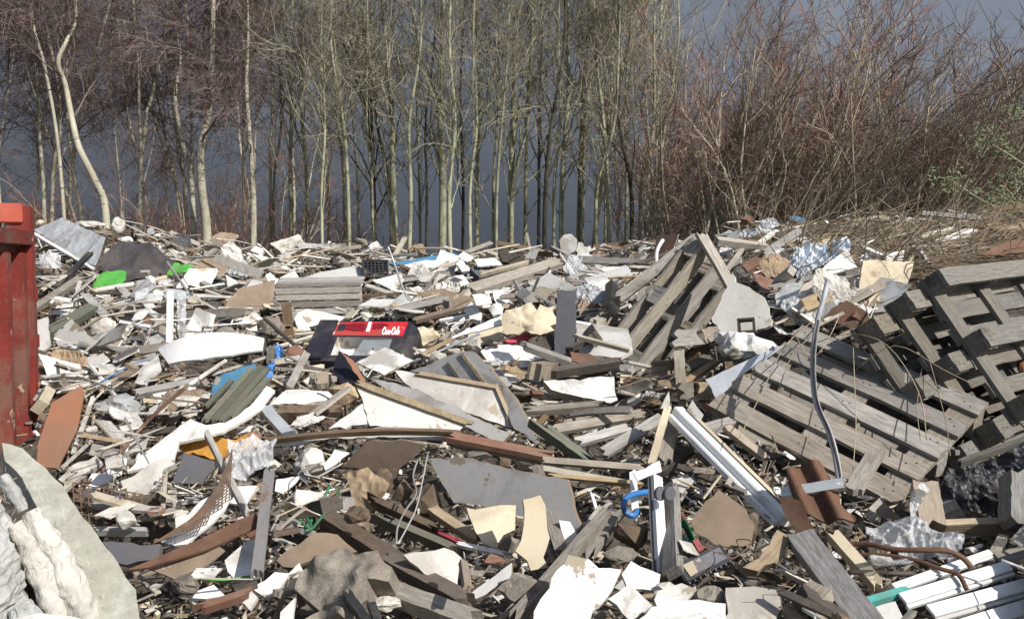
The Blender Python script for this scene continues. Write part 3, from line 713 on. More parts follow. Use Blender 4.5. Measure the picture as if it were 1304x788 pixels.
p('panel', 'slate grey panel below the ochre foam', 'panel', '234,576 280,589 256,616 219,615', 'slate', .012, n=(-.1, -.75, .65))
p('bubble_film', 'clear bubble film bunched over the ochre foam', 'plastic film', '294,571 330,570 357,574 346,605 322,613 300,617 291,597', 'film', .006, wave=.09, ws=5, sub=6, lift=.14)
p('board', 'white board under the bubble film', 'board', '296,620 328,618 312,642 293,640', 'white', .015)
b('batten', 'brown batten leaning from the slate grey panel to the rusty mesh', 'batten', 263, 552, 315, 655, 7, 'grey', .03, da=None, lift=.3)
b('steel_bar', 'upright rust flecked steel bar left of the grey boulder', 'steel bar', 327, 734, 343, 603, 14, 'steel', .03, k=.5, lift=.18)
p('plate', 'long rusty plate along the lower left', 'plate', '160,726 250,688 325,652 334,668 262,700 190,722', 'rust', .01, n=(.1, -.6, .8), lift=.12, rough=.0008)
p('plate', 'small rust brown plate behind the upright steel bar', 'plate', '298,672 345,640 342,672 318,684', 'rust', .01, lift=.1)
p('panel', 'white panel with a round hole left of the steel bar', 'panel', '286,713 322,682 324,734 300,738', 'white', .015)
c('hole_plug', 'dark round plug on the white panel with a hole', 'plug', 307, 720, 3, 4, 'blackp', ang=False, lift=.1)
p('panel', 'dark blue grey plank panel beside the insulated slab', 'panel', '131,690 204,692 202,711 148,716', 'slate', .03, n=(0, -.8, .6))
b('tube', 'grey tube lying above the dark panel', 'tube', 124, 676, 190, 677, 7, 'pole', .03)
p('plasterboard', 'large broken white plasterboard by the grid mesh', 'plasterboard', '148,614 180,598 211,583 204,605 200,617 183,645 176,634 160,622', 'dwhite', .03, core='plaster', rough=.012)
p('plasterboard', 'broken white plasterboard strips below the orange panel', 'plasterboard', '74,610 122,580 130,588 100,608 80,626', 'dwhite', .02, core='plaster', rough=.01)
p('plasterboard', 'narrow white plasterboard piece along the perforated strip', 'plasterboard', '100,618 140,596 150,600 112,632', 'crust', .02, core='plaster', rough=.01)
p('card', 'sheet of brown card below the rusty plate', 'card', '186,722 268,690 286,700 258,722 224,738', 'card', .008)
b('tile_edge', 'terracotta strip at the bottom left', 'strip', 257, 775, 313, 757, 10, 'brick', .03)
p('panel', 'small white triangle panel above the terracotta strip', 'panel', '232,757 272,744 287,758 262,762', 'white', .012)
t('cord', 'dark green cord beside the brown torn paper', 'cord', '420,618 412,635 405,650 396,664', 4, 'dgreen', lift=.16)
t('cord', 'green cord dropping to the grey boulder', 'cord', '432,622 424,640 408,660 398,672 388,676', 4, 'dgreen', lift=.18)
t('cord', 'bright green cord loop left of the brown timber', 'cord', '372,650 382,662 392,672 396,668 384,650', 4, 'dgreen', lift=.16)
t('cord', 'green cord across the pale battens by the steel bar', 'cord', '255,736 285,738 318,733', 3, 'green', lift=.1)
def mesh_net(label, pix, nu, nv, r=.0022, sag=.03):
    q = parse(pix); lo = max(q, key=lambda z: z[1]); d0 = hit(*lo) - .1
    n = Vector((.1, -.55, .83)).normalized(); p0 = P(*lo, d0)
    c4 = [CAM + ray(*z) * ((p0 - CAM).dot(n) / ray(*z).dot(n)) for z in q]
    v, f = [], []
    def at(u, w):
        z = c4[0].lerp(c4[1], u).lerp(c4[3].lerp(c4[2], u), w)
        return z + n * (sag * fbm(z * 3, 1, 3) + .012 * fbm(z * 12, 1, 1))
    for i in range(nu + 1): tube_geo([at(i / nu, k / 14) for k in range(15)], r, 4, v, f)
    for j in range(nv + 1): tube_geo([at(k / 14, j / nv) for k in range(15)], r, 4, v, f)
    cc = sum(c4, Vector()) / 4
    add('wire_mesh', mesh_from('wire_mesh', [tuple(Vector(z) - cc) for z in v], f, [M['wire']]), Matrix.Translation(cc), label, 'wire mesh')
mesh_net('rusty fine wire mesh hanging under the slate grey panel', '196,690 262,668 296,574 292,636', 16, 18)
mesh_net('open grid of rusty wire above the dark panel by the insulated slab', '96,668 172,672 182,628 92,612', 9, 7, .0028)
p('plasterboard', 'flaky white strips behind the fine wire mesh', 'plasterboard', '205,690 240,655 285,615 290,640 262,672 222,694', 'crust', .012, rough=.012, lift=-.02)

# slatted olive bundle and blue tarp
p('tarp', 'faded blue sheet under the olive slats', 'tarp', '276,482 324,461 332,474 300,500 270,510', 'bluep', .008, wave=.03, sub=3)
for i, (a, bb, cc, dd, w) in enumerate([(261, 536, 322, 468, 8), (272, 537, 334, 466, 8), (283, 536, 340, 470, 8), (294, 533, 342, 482, 8), (262, 518, 296, 484, 6), (300, 522, 338, 492, 7)]):
    b('slat', ['leftmost olive slat of the bundle below the tub side', 'second olive slat of the bundle, counted from the left', 'middle olive slat of the bundle, its top by the black post', 'broad olive slat right of the bundle middle', 'short blue grey slat on the bundle left flank', 'short olive slat at the right of the bundle'][i], 'slat', a, bb, cc, dd, w, 'olive', .02, lift=.12 + .02 * i)
p('tarp', 'crumpled blue tarp scrap high beside the black post', 'tarp', '349,441 360,441 362,455 352,459', 'blue', .006, wave=.05, ws=6, sub=3, n=(0, -.9, .4))
p('tarp', 'blue tarp tongue hanging down from the olive slats', 'tarp', '324,478 338,474 352,462 347,484 335,494', 'blue', .006, wave=.05, ws=6, sub=3, n=(0, -.8, .6), lift=.15)
b('post', 'thin black post upright at the right end of the white tub side', 'post', 337, 463, 336, 419, 5, 'dark', .04, n=(.2, -1, .2), lift=.1)
b('offcut', 'grey wood offcut against the black post', 'offcut', 344, 463, 346, 444, 9, 'olive', .05, n=(.2, -1, .2), lift=.15)
p('board', 'white curved board below the cooler left end', 'board', '341,517 365,499 418,501 428,509 388,519', 'white', .03, core='plaster', n=(0, -.5, .86), bulge=.03, sub=3)
b('beam', 'crumbling brown beam under the white curved board', 'timber', 346, 528, 434, 526, 14, 'earth', .08, jag=.03)
c('box', 'small white box left of the rusty edged dark panel', 'box', 393, 487, 11, 8, 'dwhite', bump=.02, npts=10)
c('timber_lump', 'split tan layered timber lump below the rusty edged dark panel', 'timber', 436, 502, 22, 15, 'tan', bump=.2)
p('panel', 'dark panel with a rusty edge standing before the cooler window', 'panel', '423,473 432,446 450,460 468,488 455,486 440,492', 'navy', .012, n=(-.35, -.8, .5), d=5.6)
p('plate', 'orange rusty strip edging the dark panel before the cooler', 'plate', '432,446 450,459 470,489 463,490 447,466', 'orange', .012, n=(.3, -.8, .5), d=5.55)
b('offcut', 'pale wood offcut left below the cooler', 'offcut', 389, 475, 412, 471, 10, 'pale', .07)
b('batten', 'thin pale batten left of the cooler', 'batten', 322, 430, 404, 424, 3, 'pale', .02)
b('batten', 'yellowish batten ending at the cooler left edge', 'batten', 340, 446, 402, 427, 4, 'pale', .02)
p('board', 'pale board sloping behind the cooler left end', 'board', '372,402 392,393 440,403 432,410 405,413 384,419', 'dwhite', .03, core='slate')
p('board', 'white triangle board left of the cooler', 'board', '374,403 384,402 396,420 380,421', 'white', .02)
c('foam_lump', 'crumbly tan foam block right of the cooler', 'foam lump', 543, 428, 18, 15, 'cream', bump=.3)

# ------------------------------------------------------------------ centre boards
pc = dict(core='chip', th=.028)
p('board', 'back grey cupboard board, tallest of the centre stack', 'board', '522,472 588,448 602,447 617,462 656,506 688,569 655,546 632,494 560,481', 'mel', n=(-.62, -.62, .48), d=5.0, **pc)
p('board', 'large pale grey board in the middle of the centre stack', 'board', '503,472 560,480 617,488 632,493 654,545 590,524 526,498', 'mel', n=(.05, -.85, .5), d=4.7, **pc)
p('board', 'narrow grey board between the two pale centre boards', 'board', '468,481 520,490 590,523 650,552 640,563 586,541 520,509', 'mel', n=(-.35, -.8, .45), d=4.45, **pc)
p('board', 'lowest pale board of the centre stack, pointing left', 'board', '454,491 520,512 592,541 583,550 530,546 471,542', 'mel', n=(.2, -.85, .5), d=4.3, **pc)
b('edge_strip', 'splintered tan edge strip along the top of the middle centre board', 'strip', 525, 474, 632, 493, 5, 'tan', .02, on='large pale grey board in the middle of the centre stack', jag=.03)
b('edge_strip', 'tan edge strip down the right side of the middle centre board', 'strip', 632, 492, 655, 545, 5, 'tan', .02, on='large pale grey board in the middle of the centre stack', jag=.03)
b('edge_strip', 'rough chipboard edge strip between the lowest centre boards', 'strip', 458, 489, 600, 540, 8, 'chip', .02, on='lowest pale board of the centre stack, pointing left', jag=.02)
b('batten', 'dark grey batten on the left of the tall centre board', 'batten', 570, 462, 585, 483, 4, 'olive', .012, on='back grey cupboard board, tallest of the centre stack')
b('batten', 'chipboard batten on the face of the tall centre board', 'batten', 588, 450, 617, 488, 4, 'chip', .012, on='back grey cupboard board, tallest of the centre stack')
p('worktop', 'long dark rimmed worktop slab across the middle', 'worktop', '338,563 420,549 500,543 560,546 588,554 580,562 500,557 420,558 348,569', 'mel', .03, core='brown', n=(0, -.95, .3), d=4.05)
b('rim', 'bent brown rim along the front of the worktop slab', 'strip', 338, 562, 588, 552, 5, 'brown', .03, da=4.0, db=4.0, n=(0, -.6, .8), bow=.035)
p('board', 'brown stained board hanging in the shade under the worktop', 'board', '436,594 466,560 520,561 540,566 505,602 470,600', 'card', .015, n=(-.4, -.9, -.08), d=4.0)
p('appliance_panel', 'white appliance panel left of the lowest centre board', 'panel', '418,546 466,511 472,538 440,546', 'white', .02, n=(-.1, -.75, .65), d=4.6)
b('board', 'brick red board resting under the centre stack', 'board', 577, 557, 700, 581, 13, 'brick', .03, da=3.95, db=4.0, n=(0, -.55, .83), jag=.03)
b('bark_slab', 'rough bark slab under the brick red board', 'bark', 582, 565, 690, 586, 9, 'stone', .05, da=4.0, db=4.03, n=(0, -.9, .4), jag=.04)
c('stone', 'grey pebbled stone below the brick red board', 'stone', 609, 579, 22, 8, 'stone', d=3.95)
p('panel', 'wide grey panel in the hollow below the brick red board', 'panel', '543,585 590,583 660,600 722,611 740,670 724,690 690,662 620,646 578,640', 'mel', .02, core='card', n=(-.5, -.85, .12), d=3.95)

# ------------------------------------------------------------------ centre far: planks and panels
b('plank', 'widest long grey plank on the far heap, sloping up right', 'plank', 599, 370, 712, 334, 17, 'grey', .07, da=9.2, db=10.4, n=(-.1, -.8, .75))
b('plank', 'pale narrow plank lying over the widest long grey plank', 'plank', 612, 350, 672, 334, 5, 'pale', .04, da=9.6, db=10.0)
b('beam', 'blue painted beam on the far crest', 'beam', 498, 340, 580, 327, 8, 'bluep', .08, lift=.2, n=(0, -.7, .7))
p('panel', 'white panel on top of the blue painted beam', 'panel', '506,340 542,331 572,332 550,341', 'white', .03, lift=.35)
p('panel', 'small white panel at the right end of the blue beam', 'panel', '578,332 588,330 600,344 592,350', 'white', .03, lift=.1)
p('panel', 'white square panel below the blue beam', 'panel', '577,352 590,350 600,364 592,370', 'white', .03, lift=.1)
p('panel', 'white board tilted below the left end of the blue beam', 'panel', '474,357 511,348 514,356 501,370', 'white', .025, lift=.15)
p('panel', 'white panel leaning behind the cooler right end', 'panel', '520,367 533,364 553,381 541,383', 'white', .025, lift=.1)
b('louvre_box', 'white louvred box left of the widest long grey plank', 'louvre', 603, 353, 640, 345, 22, 'slate', .15, lift=.1)
p('panel', 'white lid of the louvred box', 'panel', '604,330 630,328 640,337 608,339', 'white', .02, d=10.6)
p('sheet_metal', 'wide grey metal sheet among the planks left of centre', 'sheet', '371,357 410,346 447,339 469,343 462,364 420,362', 'mel', .01, lift=.15, core='slate')
c('bag', 'white bag at the left foot of the plank pile', 'bag', 363, 330, 10, 7, 'foamw', ang=False, bump=.3)
p('panel', 'white panel propped at the left of the slatted crate', 'panel', '338,350 344,347 362,364 350,376', 'white', .02, lift=.1)
def crate():
    d = 8.6; Mx = frame(P(408, 378, d), Vector((1, .12, .02)), Vector((.0, -.15, 1)))
    root = empty('slatted_crate', Mx, 'grey slatted crate seen side on behind the cooler', 'crate')
    for z in (-.1, -.03, .04, .1):
        v, f = plank_bm(.8, .05, .03, int(z * 1000), .01)
        add('slat', mesh_from('slat', v, f, [M['grey']]), Mx @ Matrix.Translation((0, -.2, z)) @ Matrix.Rotation(PI / 2, 4, 'X'), parent=root)
    for x in (-.36, 0, .36): add('corner_block', box_mesh('corner_block', (.09, .1, .24), [M['grey']]), Mx @ Matrix.Translation((x, -.13, 0)), parent=root)
    for y in (-.12, .0, .12, .22):
        v, f = plank_bm(.8, .09, .02, int(y * 999), .01); add('top_slat', mesh_from('top_slat', v, f, [M['grey']]), Mx @ Matrix.Translation((0, y, .14)), parent=root)
    poly_mask([(356, 364), (460, 364), (460, 394), (356, 394)], 8.3)
crate()
def mesh_crate():
    Mx = frame(P(478, 343, 10.2), Vector((1, .2, 0)), Vector((-.2, -.8, .6)))
    root = empty('mesh_crate', Mx, 'black plastic mesh crate on the far heap left of the blue beam', 'crate')
    bm = bmesh.new()
    for i in range(7): box_bm(bm, -.13 + i * .043, 0, 0, .014, .22, .012)
    for i in range(6): box_bm(bm, 0, -.1 + i * .04, .004, .28, .013, .012)
    add('grille', bm_mesh('grille', bm, [M['blackp']]), Mx, parent=root)
    bm = bmesh.new()
    for x, y, sx, sy in ((-.14, 0, .02, .24), (.14, 0, .02, .24), (0, -.12, .3, .02), (0, .12, .3, .02)): box_bm(bm, x, y, -.08, sx, sy, .2)
    add('side_wall', bm_mesh('side_wall', bm, [M['blackp']]), Mx, parent=root)
mesh_crate()
t('pole', 'long thin bent grey pole rising behind the cooler', 'pole', '494,314 503,338 511,362 518,378 523,390', 3, 'pole', lift=.5, lean=.3)
b('plank', 'plank sticking up on the crest left of the blue beam', 'plank', 500, 331, 516, 303, 6, 'pale', .04, n=(0, -1, .2), da=12.3, db=12.5)
p('plate', 'round grey plate standing on the crest right of centre', 'plate', '714,318 712,306 718,299 728,298 735,305 734,318 724,324', 'mel', .02, n=(0, -1, .1), d=12)
p('board', 'pale torn board standing beside the round grey plate', 'board', '735,316 742,309 758,314 752,326 740,333 733,328', 'dwhite', .02, n=(0, -1, .2), d=11.6, rough=.02)
b('plank', 'dark leaning plank below the round grey plate', 'plank', 701, 315, 738, 334, 4, 'grey', .06, da=11, db=11.2)
p('lid', 'dark box lid on the crest right of the blue beam', 'lid', '634,322 646,315 668,330 655,337 640,333', 'dark', .05, d=11.5)
b('batten', 'white batten upright against the crest trees', 'batten', 676, 322, 671, 297, 3, 'pale', .02, da=12.5, db=12.6, n=(0, -1, .1))
t('pipe', 'curved pale pipe upright left of the steep pallet', 'pipe', '836,338 836,322 840,312 844,306', 5, 'pvc', ds=[7.2, 7.3, 7.35, 7.4])
t('hose', 'grey hose arched below the widest long grey plank', 'hose', '655,358 662,370 666,384 665,396', 5, 'pole', lift=.3)
t('hose', 'pale hose hooked right of the widest long grey plank', 'hose', '700,345 698,356 690,364 680,366', 4, 'pvc', lift=.25)
p('white_tray', 'white plastic box lid right of the window frame piece', 'lid', '592,395 600,384 614,399 612,408 598,405', 'pvc', .05, lift=.1)
p('dish', 'white dish shaped lump left of the brown cream sheet', 'dish', '622,395 632,386 642,390 640,402 628,403', 'white', .02, bulge=.05, sub=3)
b('frame_bar', 'brown window frame bar behind the cooler right end', 'window frame', 526, 409, 588, 392, 7, 'brown', .04, lift=.1)
b('frame_bar', 'white window frame bar crossing behind the cooler', 'window frame', 560, 409, 596, 402, 4, 'pvc', .03, lift=.15)
b('frame_bar', 'short white diagonal window frame bar', 'window frame', 574, 420, 592, 406, 3.5, 'pvc', .03, lift=.2)
p('panel', 'tan topped pale panel right of the crumbly foam block', 'panel', '592,439 598,421 640,414 637,434', 'cream', .02, n=(0, -.85, .5))
p('panel', 'white curved panel behind the tan topped panel', 'panel', '568,432 600,418 640,400 641,413 600,423', 'white', .02, n=(0, -.85, .5), d=6.7)
p('foam_sheet', 'large cream crumpled foam sheet in the middle distance', 'foam sheet', '650,420 655,392 688,388 709,390 706,420 682,427 658,424', 'cream', .04, wave=.05, ws=4, sub=4, n=(0, -.85, .5), d=6.7, rough=.015)
p('card', 'torn brown card left of the cream foam sheet', 'card', '639,400 647,395 662,408 660,426 644,426', 'cream', .02, n=(-.3, -.85, .4), d=6.6, rough=.012)
p('sheet', 'pink red sheet crumpled before the cream foam sheet', 'sheet', '640,436 660,427 692,420 696,423 668,434 650,438', 'pink', .012, wave=.03, sub=3, lift=.15)
p('slab', 'thick white slab lying before the pink red sheet', 'slab', '612,447 625,438 668,441 695,456 680,459 620,459', 'white', .05, core='tan', n=(0, -.5, .86), lift=.1)
b('board', 'upright slate grey board in the middle of the heap', 'board', 719, 451, 722, 371, 25, 'slate', .03, k=.25, n=(-.25, -1, .15), da=5.85, db=6.0, jag=.006)
b('block', 'dark square block on a bar right of the slate grey board', 'block', 758, 432, 751, 414, 12, 'dark', .09, n=(-.3, -.9, .3), da=5.7)
b('bar', 'dark bar reaching from the slate board to the square block', 'bar', 722, 446, 754, 431, 6, 'dark', .04, da=5.7, db=5.75)
p('glazed_panel', 'grey white window sash lying right of the slate grey board', 'window frame', '732,408 800,419 806,446 788,456 738,450', 'mel', .03, n=(0, -.45, .9), d=5.75, core='dwhite')
b('frame_bar', 'white bar along the top of the window sash', 'window frame', 730, 411, 786, 421, 4, 'pvc', .03, da=6.1, db=6.1)
b('plank', 'light grey bar across the middle of the window sash', 'plank', 732, 428, 800, 446, 4, 'pale', .03, da=5.6, db=5.65)
p('sheet_metal', 'red brown metal sheet at the foot of the slate grey board', 'sheet', '726,447 752,450 764,459 740,463 728,460', 'brick', .01, wave=.02, sub=2, d=5.45)
b('plank', 'grey plank lying from the white slab to the slate board foot', 'plank', 668, 441, 730, 463, 11, 'grey', .04, da=5.5, db=5.7)
b('block', 'dark wood block below the white slab', 'block', 680, 473, 706, 470, 17, 'tan', .1, da=5.2)
b('beam', 'dark wood beam pointing at the steep pallet', 'timber', 704, 475, 787, 462, 9, 'dark', .06, da=5.2, db=5.3)
p('board', 'thick edged white board in shade left of the steep pallet foot', 'board', '692,485 782,479 787,510 777,513 702,496', 'white', .045, core='tan', n=(.1, -.6, .8), d=5.0)
b('plank', 'splintered grey plank under the thick edged white board', 'plank', 672, 524, 768, 516, 10, 'grey', .04, da=4.75, db=4.8, jag=.03)
p('wood_block', 'dark brown block left of the slate board foot', 'block', '680,438 700,423 706,432 704,444 690,448', 'dark', .06, d=5.9)
b('tyre_block', 'black rubber block left of the steep pallet', 'block', 779, 394, 780, 364, 12, 'blackp', .1, da=6.3, n=(-.3, -1, .1))
b('offcut', 'striped wood offcut below the black rubber block', 'offcut', 757, 413, 782, 404, 12, 'pale', .07, da=6.2)

# ------------------------------------------------------------------ right of centre: broken crate of blocks, white boards
b('block', 'big square end block at the top of the broken crate', 'block', 858, 431, 888, 429, 21, 'grey', .1, da=5.0, db=5.0, n=(0, -1, .15))
b('rail', 'grey rail running back from the big square end block', 'rail', 888, 431, 916, 424, 18, 'pallet', .08, da=5.02, db=5.5, n=(0, -1, .2))
b('post', 'upright post of the broken crate', 'post', 868, 496, 864, 441, 13, 'pale', .06, da=5.0, db=5.0, n=(-.2, -1, .1))
b('post', 'lower dark post under the crate blocks', 'post', 870, 524, 866, 490, 9, 'tan', .06, da=4.9, db=4.95, n=(-.2, -1, .1))
b('block', 'left lower block of the broken crate', 'block', 866, 498, 883, 497, 20, 'stone', .1, da=4.85, db=4.85, n=(0, -1, .1))
b('block', 'right lower block of the broken crate', 'block', 884, 497, 901, 496, 20, 'chip', .1, da=4.83, db=4.85, n=(.2, -1, .1))
b('batten', 'diagonal batten inside the broken crate', 'batten', 872, 488, 911, 461, 9, 'tan', .03, da=5.0, db=5.15)
b('plank', 'olive plank inside the broken crate', 'plank', 875, 470, 902, 456, 14, 'olive', .03, da=5.1, db=5.2)
b('block', 'brown block end poking out under the steep pallet', 'block', 839, 469, 853, 466, 17, 'tan', .09, da=5.1, n=(0, -1, .1))
b('block', 'brown striped block behind the crate post', 'block', 880, 452, 898, 442, 14, 'brown', .08, da=5.25, n=(0, -1, .3))
p('board', 'cracked white board standing right of the steep pallet', 'board', '906,405 933,347 974,379 981,414 958,424 922,429', 'dwhite', .03, core='plaster', n=(-.45, -.75, .48), d=5.35, rough=.005)
c('paper_bundle', 'crumpled white paper bundle below the cracked white board', 'paper bundle', 950, 442, 36, 21, 'crust', bump=.5, ang=True, npts=40, d=4.9)
def duct():
    Mx = frame(P(950, 414, 5.1), Vector((1, -.3, .1)), Vector((.15, -1, .2)))
    bm = bmesh.new()
    for x, y, sx, sy in ((-.042, 0, .012, .08), (.042, 0, .012, .08), (0, -.036, .096, .012), (0, .036, .096, .012)): box_bm(bm, x, y, -.06, sx, sy, .14)
    o = add('square_tube', bm_mesh('square_tube', bm, [M['dark']]), Mx, 'dark open square tube end on the cracked white board', 'tube')
duct()
p('sheet_metal', 'blue grey metal sheet wedged left of the tilted pallet', 'sheet', '898,483 935,466 984,446 1000,438 932,486 912,508', 'galv', .006, n=(-.2, -.8, .55), d=4.55)
# white frame
MF = None
def white_frame():
    A = P(861, 524, 4.15); B_ = P(1001, 664, 3.55); ax = B_ - A
    Mx = frame((A + B_) / 2, ax, Vector((.35, -.5, .8))); L = ax.length
    root = empty('window_frame', Mx, 'long white plastic window frame section lying in front of the tilted pallet', 'window frame')
    def bx(nm, y, z, sy, sz, m, dl=0, x=0): add(nm, box_mesh(nm, (L + dl, sy, sz), [M[m]], .004), Mx @ Matrix.Translation((x, y, z)), parent=root)
    bx('frame_profile', 0, 0, .055, .06, 'pvc'); bx('frame_lip', -.04, -.018, .025, .03, 'pvc', -.02)
    bx('glazing_bead', .042, .012, .03, .035, 'cream', -.1, .05); bx('gasket', .02, .032, .008, .006, 'slate', -.06)
    poly_mask([(852, 530), (872, 520), (1008, 655), (996, 670)], 3.5)
white_frame()
b('batten', 'cream batten leaning left of the white window frame', 'batten', 829, 592, 850, 521, 9, 'cream', .03, da=3.95, db=4.15, n=(-.3, -1, .2))
b('plank', 'shaded grey plank beside the cream batten', 'plank', 846, 588, 858, 541, 17, 'grey', .025, da=4.0, db=4.2)
p('plate', 'white splinter tip above the cream batten', 'plate', '841,520 848,505 852,498 853,520', 'dwhite', .02, n=(0, -1, .2), d=4.4)
p('plate', 'grey triangle of metal by the top of the window frame', 'plate', '872,526 882,509 896,528 890,540', 'mel', .01, n=(-.2, -.9, .3), d=4.35)
b('plank', 'dark grey plank end sticking out under the tilted pallet corner', 'plank', 893, 548, 934, 538, 14, 'pallet', .04, da=4.1, db=4.3)
b('plank', 'tan plank sloping down below the tilted pallet corner', 'plank', 928, 547, 972, 582, 11, 'tan', .03, da=4.0, db=3.95)
b('batten', 'dark batten crossing behind the white post', 'batten', 842, 600, 882, 573, 10, 'dark', .03, da=4.0, db=4.1)

# criss-cross planks left of the window frame
b('plank', 'uppermost grey plank of the criss-cross heap left of the white window frame', 'plank', 706, 548, 820, 527, 13, 'pallet', .03, da=4.4, db=4.6, n=(0, -.7, .7))
b('plank', 'second grey plank of the criss-cross heap, dark in the gap', 'plank', 736, 563, 800, 545, 12, 'grey', .03, da=4.3, db=4.45, n=(0, -.7, .7))
b('plank', 'grey plank of the criss-cross heap pointing up to the window frame', 'plank', 768, 577, 844, 532, 15, 'pallet', .03, da=4.2, db=4.35, n=(0, -.7, .7))
b('plank', 'thin long grey batten lying above the light lath', 'plank', 690, 586, 815, 596, 9, 'pallet', .02, da=3.95, db=3.95, n=(0, -.7, .7))
b('lath', 'long light lath across the hollow towards the white post', 'lath', 686, 596, 818, 619, 8, 'pale', .02, da=3.85, db=3.75, n=(0, -.7, .7), jag=.02)
b('lath', 'second light lath ending at the white post', 'lath', 700, 606, 815, 616, 5, 'tan', .02, da=3.82, db=3.72, n=(0, -.7, .7))
b('branch_plank', 'mossy rounded timber left of the criss-cross planks', 'timber', 690, 545, 745, 585, 12, 'olive', .06, da=4.2, db=4.1, jag=.03)
p('plate', 'bent metal plate on top of the white post', 'plate', '806,601 822,596 840,586 843,600 826,606 812,612', 'alu', .008, n=(0, -.8, .6), d=3.55)
b('strip', 'white strip with holes hanging left of the white post', 'strip', 810, 662, 806, 600, 9, 'pvc', .012, da=3.7, db=3.7, n=(-.2, -1, .1))

# white post and neighbours
def post():
    A = P(841, 733, 3.05); B_ = P(834, 608, 3.35); ax = B_ - A
    Mx = frame((A + B_) / 2, ax, Vector((-.72, -.7, 0))); L = ax.length
    root = empty('window_post', Mx, 'upright white plastic post with grey side and round roller at its top', 'post')
    add('profile', box_mesh('profile', (L, .042, .042), [M['pvc']], .003), Mx, parent=root)
    add('groove', box_mesh('groove', (L * .97, .012, .006), [M['slate']], .001), Mx @ Matrix.Translation((0, 0, .023)), parent=root)
    for k in (0, .034):
        bm = bmesh.new(); bmesh.ops.create_cone(bm, cap_ends=True, segments=20, radius1=.026, radius2=.026, depth=.018)
        bmesh.ops.bevel(bm, geom=bm.edges[:], offset=.003, segments=1, affect='EDGES')
        W_ = Matrix.Translation(P(841 + k * 330, 628, 3.18)) @ Matrix.Rotation(PI / 2, 4, 'X') @ Matrix.Rotation(.5, 4, 'Y')
        add('roller', bm_mesh('roller', bm, [M['slate']]), W_, parent=root)
    poly_mask([(828, 608), (858, 608), (858, 735), (830, 735)], 3.0)
post()
b('post', 'grey brown timber upright behind the white post', 'post', 857, 728, 853, 622, 14, 'grey', .06, da=3.2, db=3.45, n=(.3, -1, .1))
c('rubble', 'brown rubble lump left of the white post', 'rubble', 804, 680, 26, 23, 'earth', d=3.3)
c('rubble', 'grey pebbly rubble under the brown lump', 'rubble', 790, 706, 24, 12, 'stone', d=3.2)
b('plank', 'forked grey plank leaning in the hollow left of the rubble', 'plank', 727, 705, 775, 643, 18, 'pale', .03, da=3.2, db=3.6, jag=.04)
b('plank', 'broken short plank beside the forked plank', 'plank', 750, 706, 783, 655, 15, 'grey', .03, da=3.22, db=3.55, jag=.05)
b('rod', 'thin white rod leaning above the forked plank', 'rod', 769, 678, 754, 631, 4, 'pvc', .014, da=3.45, db=3.6)
t('blue_hose', 'bright blue plastic hose loop behind the white strip', 'hose', '826,626 812,628 800,632 794,641 797,652 806,656 813,650', 8, 'blue', ds=[3.6, 3.55, 3.5, 3.45, 3.45, 3.45, 3.5])
b('plank', 'long grey dark plank edging the big white tile', 'plank', 655, 790, 771, 655, 13, 'grey', .05, da=2.75, db=3.5)
b('batten', 'grey batten leaning on the wide grey panel', 'batten', 716, 706, 684, 594, 15, 'grey', .03, da=3.15, db=3.65, n=(0, -1, .3))
p('tile', 'big white cracked tile in the front', 'tile', '700,748 724,706 791,725 752,790 742,812 676,812 680,778', 'white', .015, n=(0, -.6, .8), d=2.6, core='plaster')
p('tile', 'white tile right of the big cracked tile', 'tile', '792,731 804,714 841,731 836,752 800,750', 'white', .015, n=(0, -.6, .8), core='plaster')
p('tile', 'white tile sloping in the bottom centre', 'tile', '774,762 800,744 831,770 803,790', 'white', .015, n=(0, -.6, .8), core='plaster')
p('tile', 'wide white tile along the bottom edge right of centre', 'tile', '800,795 830,772 872,764 924,768 922,810 800,815', 'white', .015, n=(0, -.5, .86), d=2.6, core='plaster')
p('tile', 'white flaky tile below the black ribbed box', 'tile', '838,752 868,742 888,750 872,768 838,775', 'crust', .015, n=(0, -.6, .8), core='plaster')
p('tile', 'white dirty tile at the bottom right of centre', 'tile', '924,748 960,746 998,752 990,800 918,800', 'dwhite', .015, n=(0, -.5, .86), core='plaster')
c('plaster_lump', 'crumpled grey plaster beside the bottom tiles', 'plaster', 905, 762, 22, 18, 'stone', bump=.3, d=2.75)
c('plaster_lump', 'grey white plaster lump under the white post foot', 'plaster', 850, 752, 26, 10, 'plaster', bump=.3, d=2.85)
c('plaster_lump', 'grey textured plaster lump left of the big cracked tile', 'plaster', 662, 752, 26, 25, 'stone', bump=.25, d=2.85)
def ribbed_box():
    A = P(862, 736, 3.0); B_ = P(920, 707, 3.15); ax = B_ - A; Mx = frame((A + B_) / 2, ax, Vector((.1, -.75, .65))); L = ax.length
    root = empty('ribbed_box', Mx, 'black ribbed plastic box lying right of the grey brown upright', 'box')
    add('case', box_mesh('case', (L, .07, .06), [M['blackp']], .004), Mx, parent=root)
    bm = bmesh.new()
    for i in range(9): box_bm(bm, -L / 2 + .012 + i * (L - .024) / 8, -.037, 0, .006, .01, .055)
    box_bm(bm, 0, .0, .032, L * .8, .045, .006)
    add('ribs', bm_mesh('ribs', bm, [M['slate']]), Mx, parent=root)
    poly_mask([(856, 730), (915, 698), (924, 718), (866, 746)], 2.95)
ribbed_box()
p('card', 'large torn brown card triangle below the window frame', 'card', '880,664 915,623 950,648 957,691 921,701 900,685', 'card', .01, n=(-.1, -.85, .5), d=3.5, rough=.01)
c('clod', 'pebbly earth clod right of the brown card', 'rubble', 958, 672, 10, 24, 'earth', d=3.4)
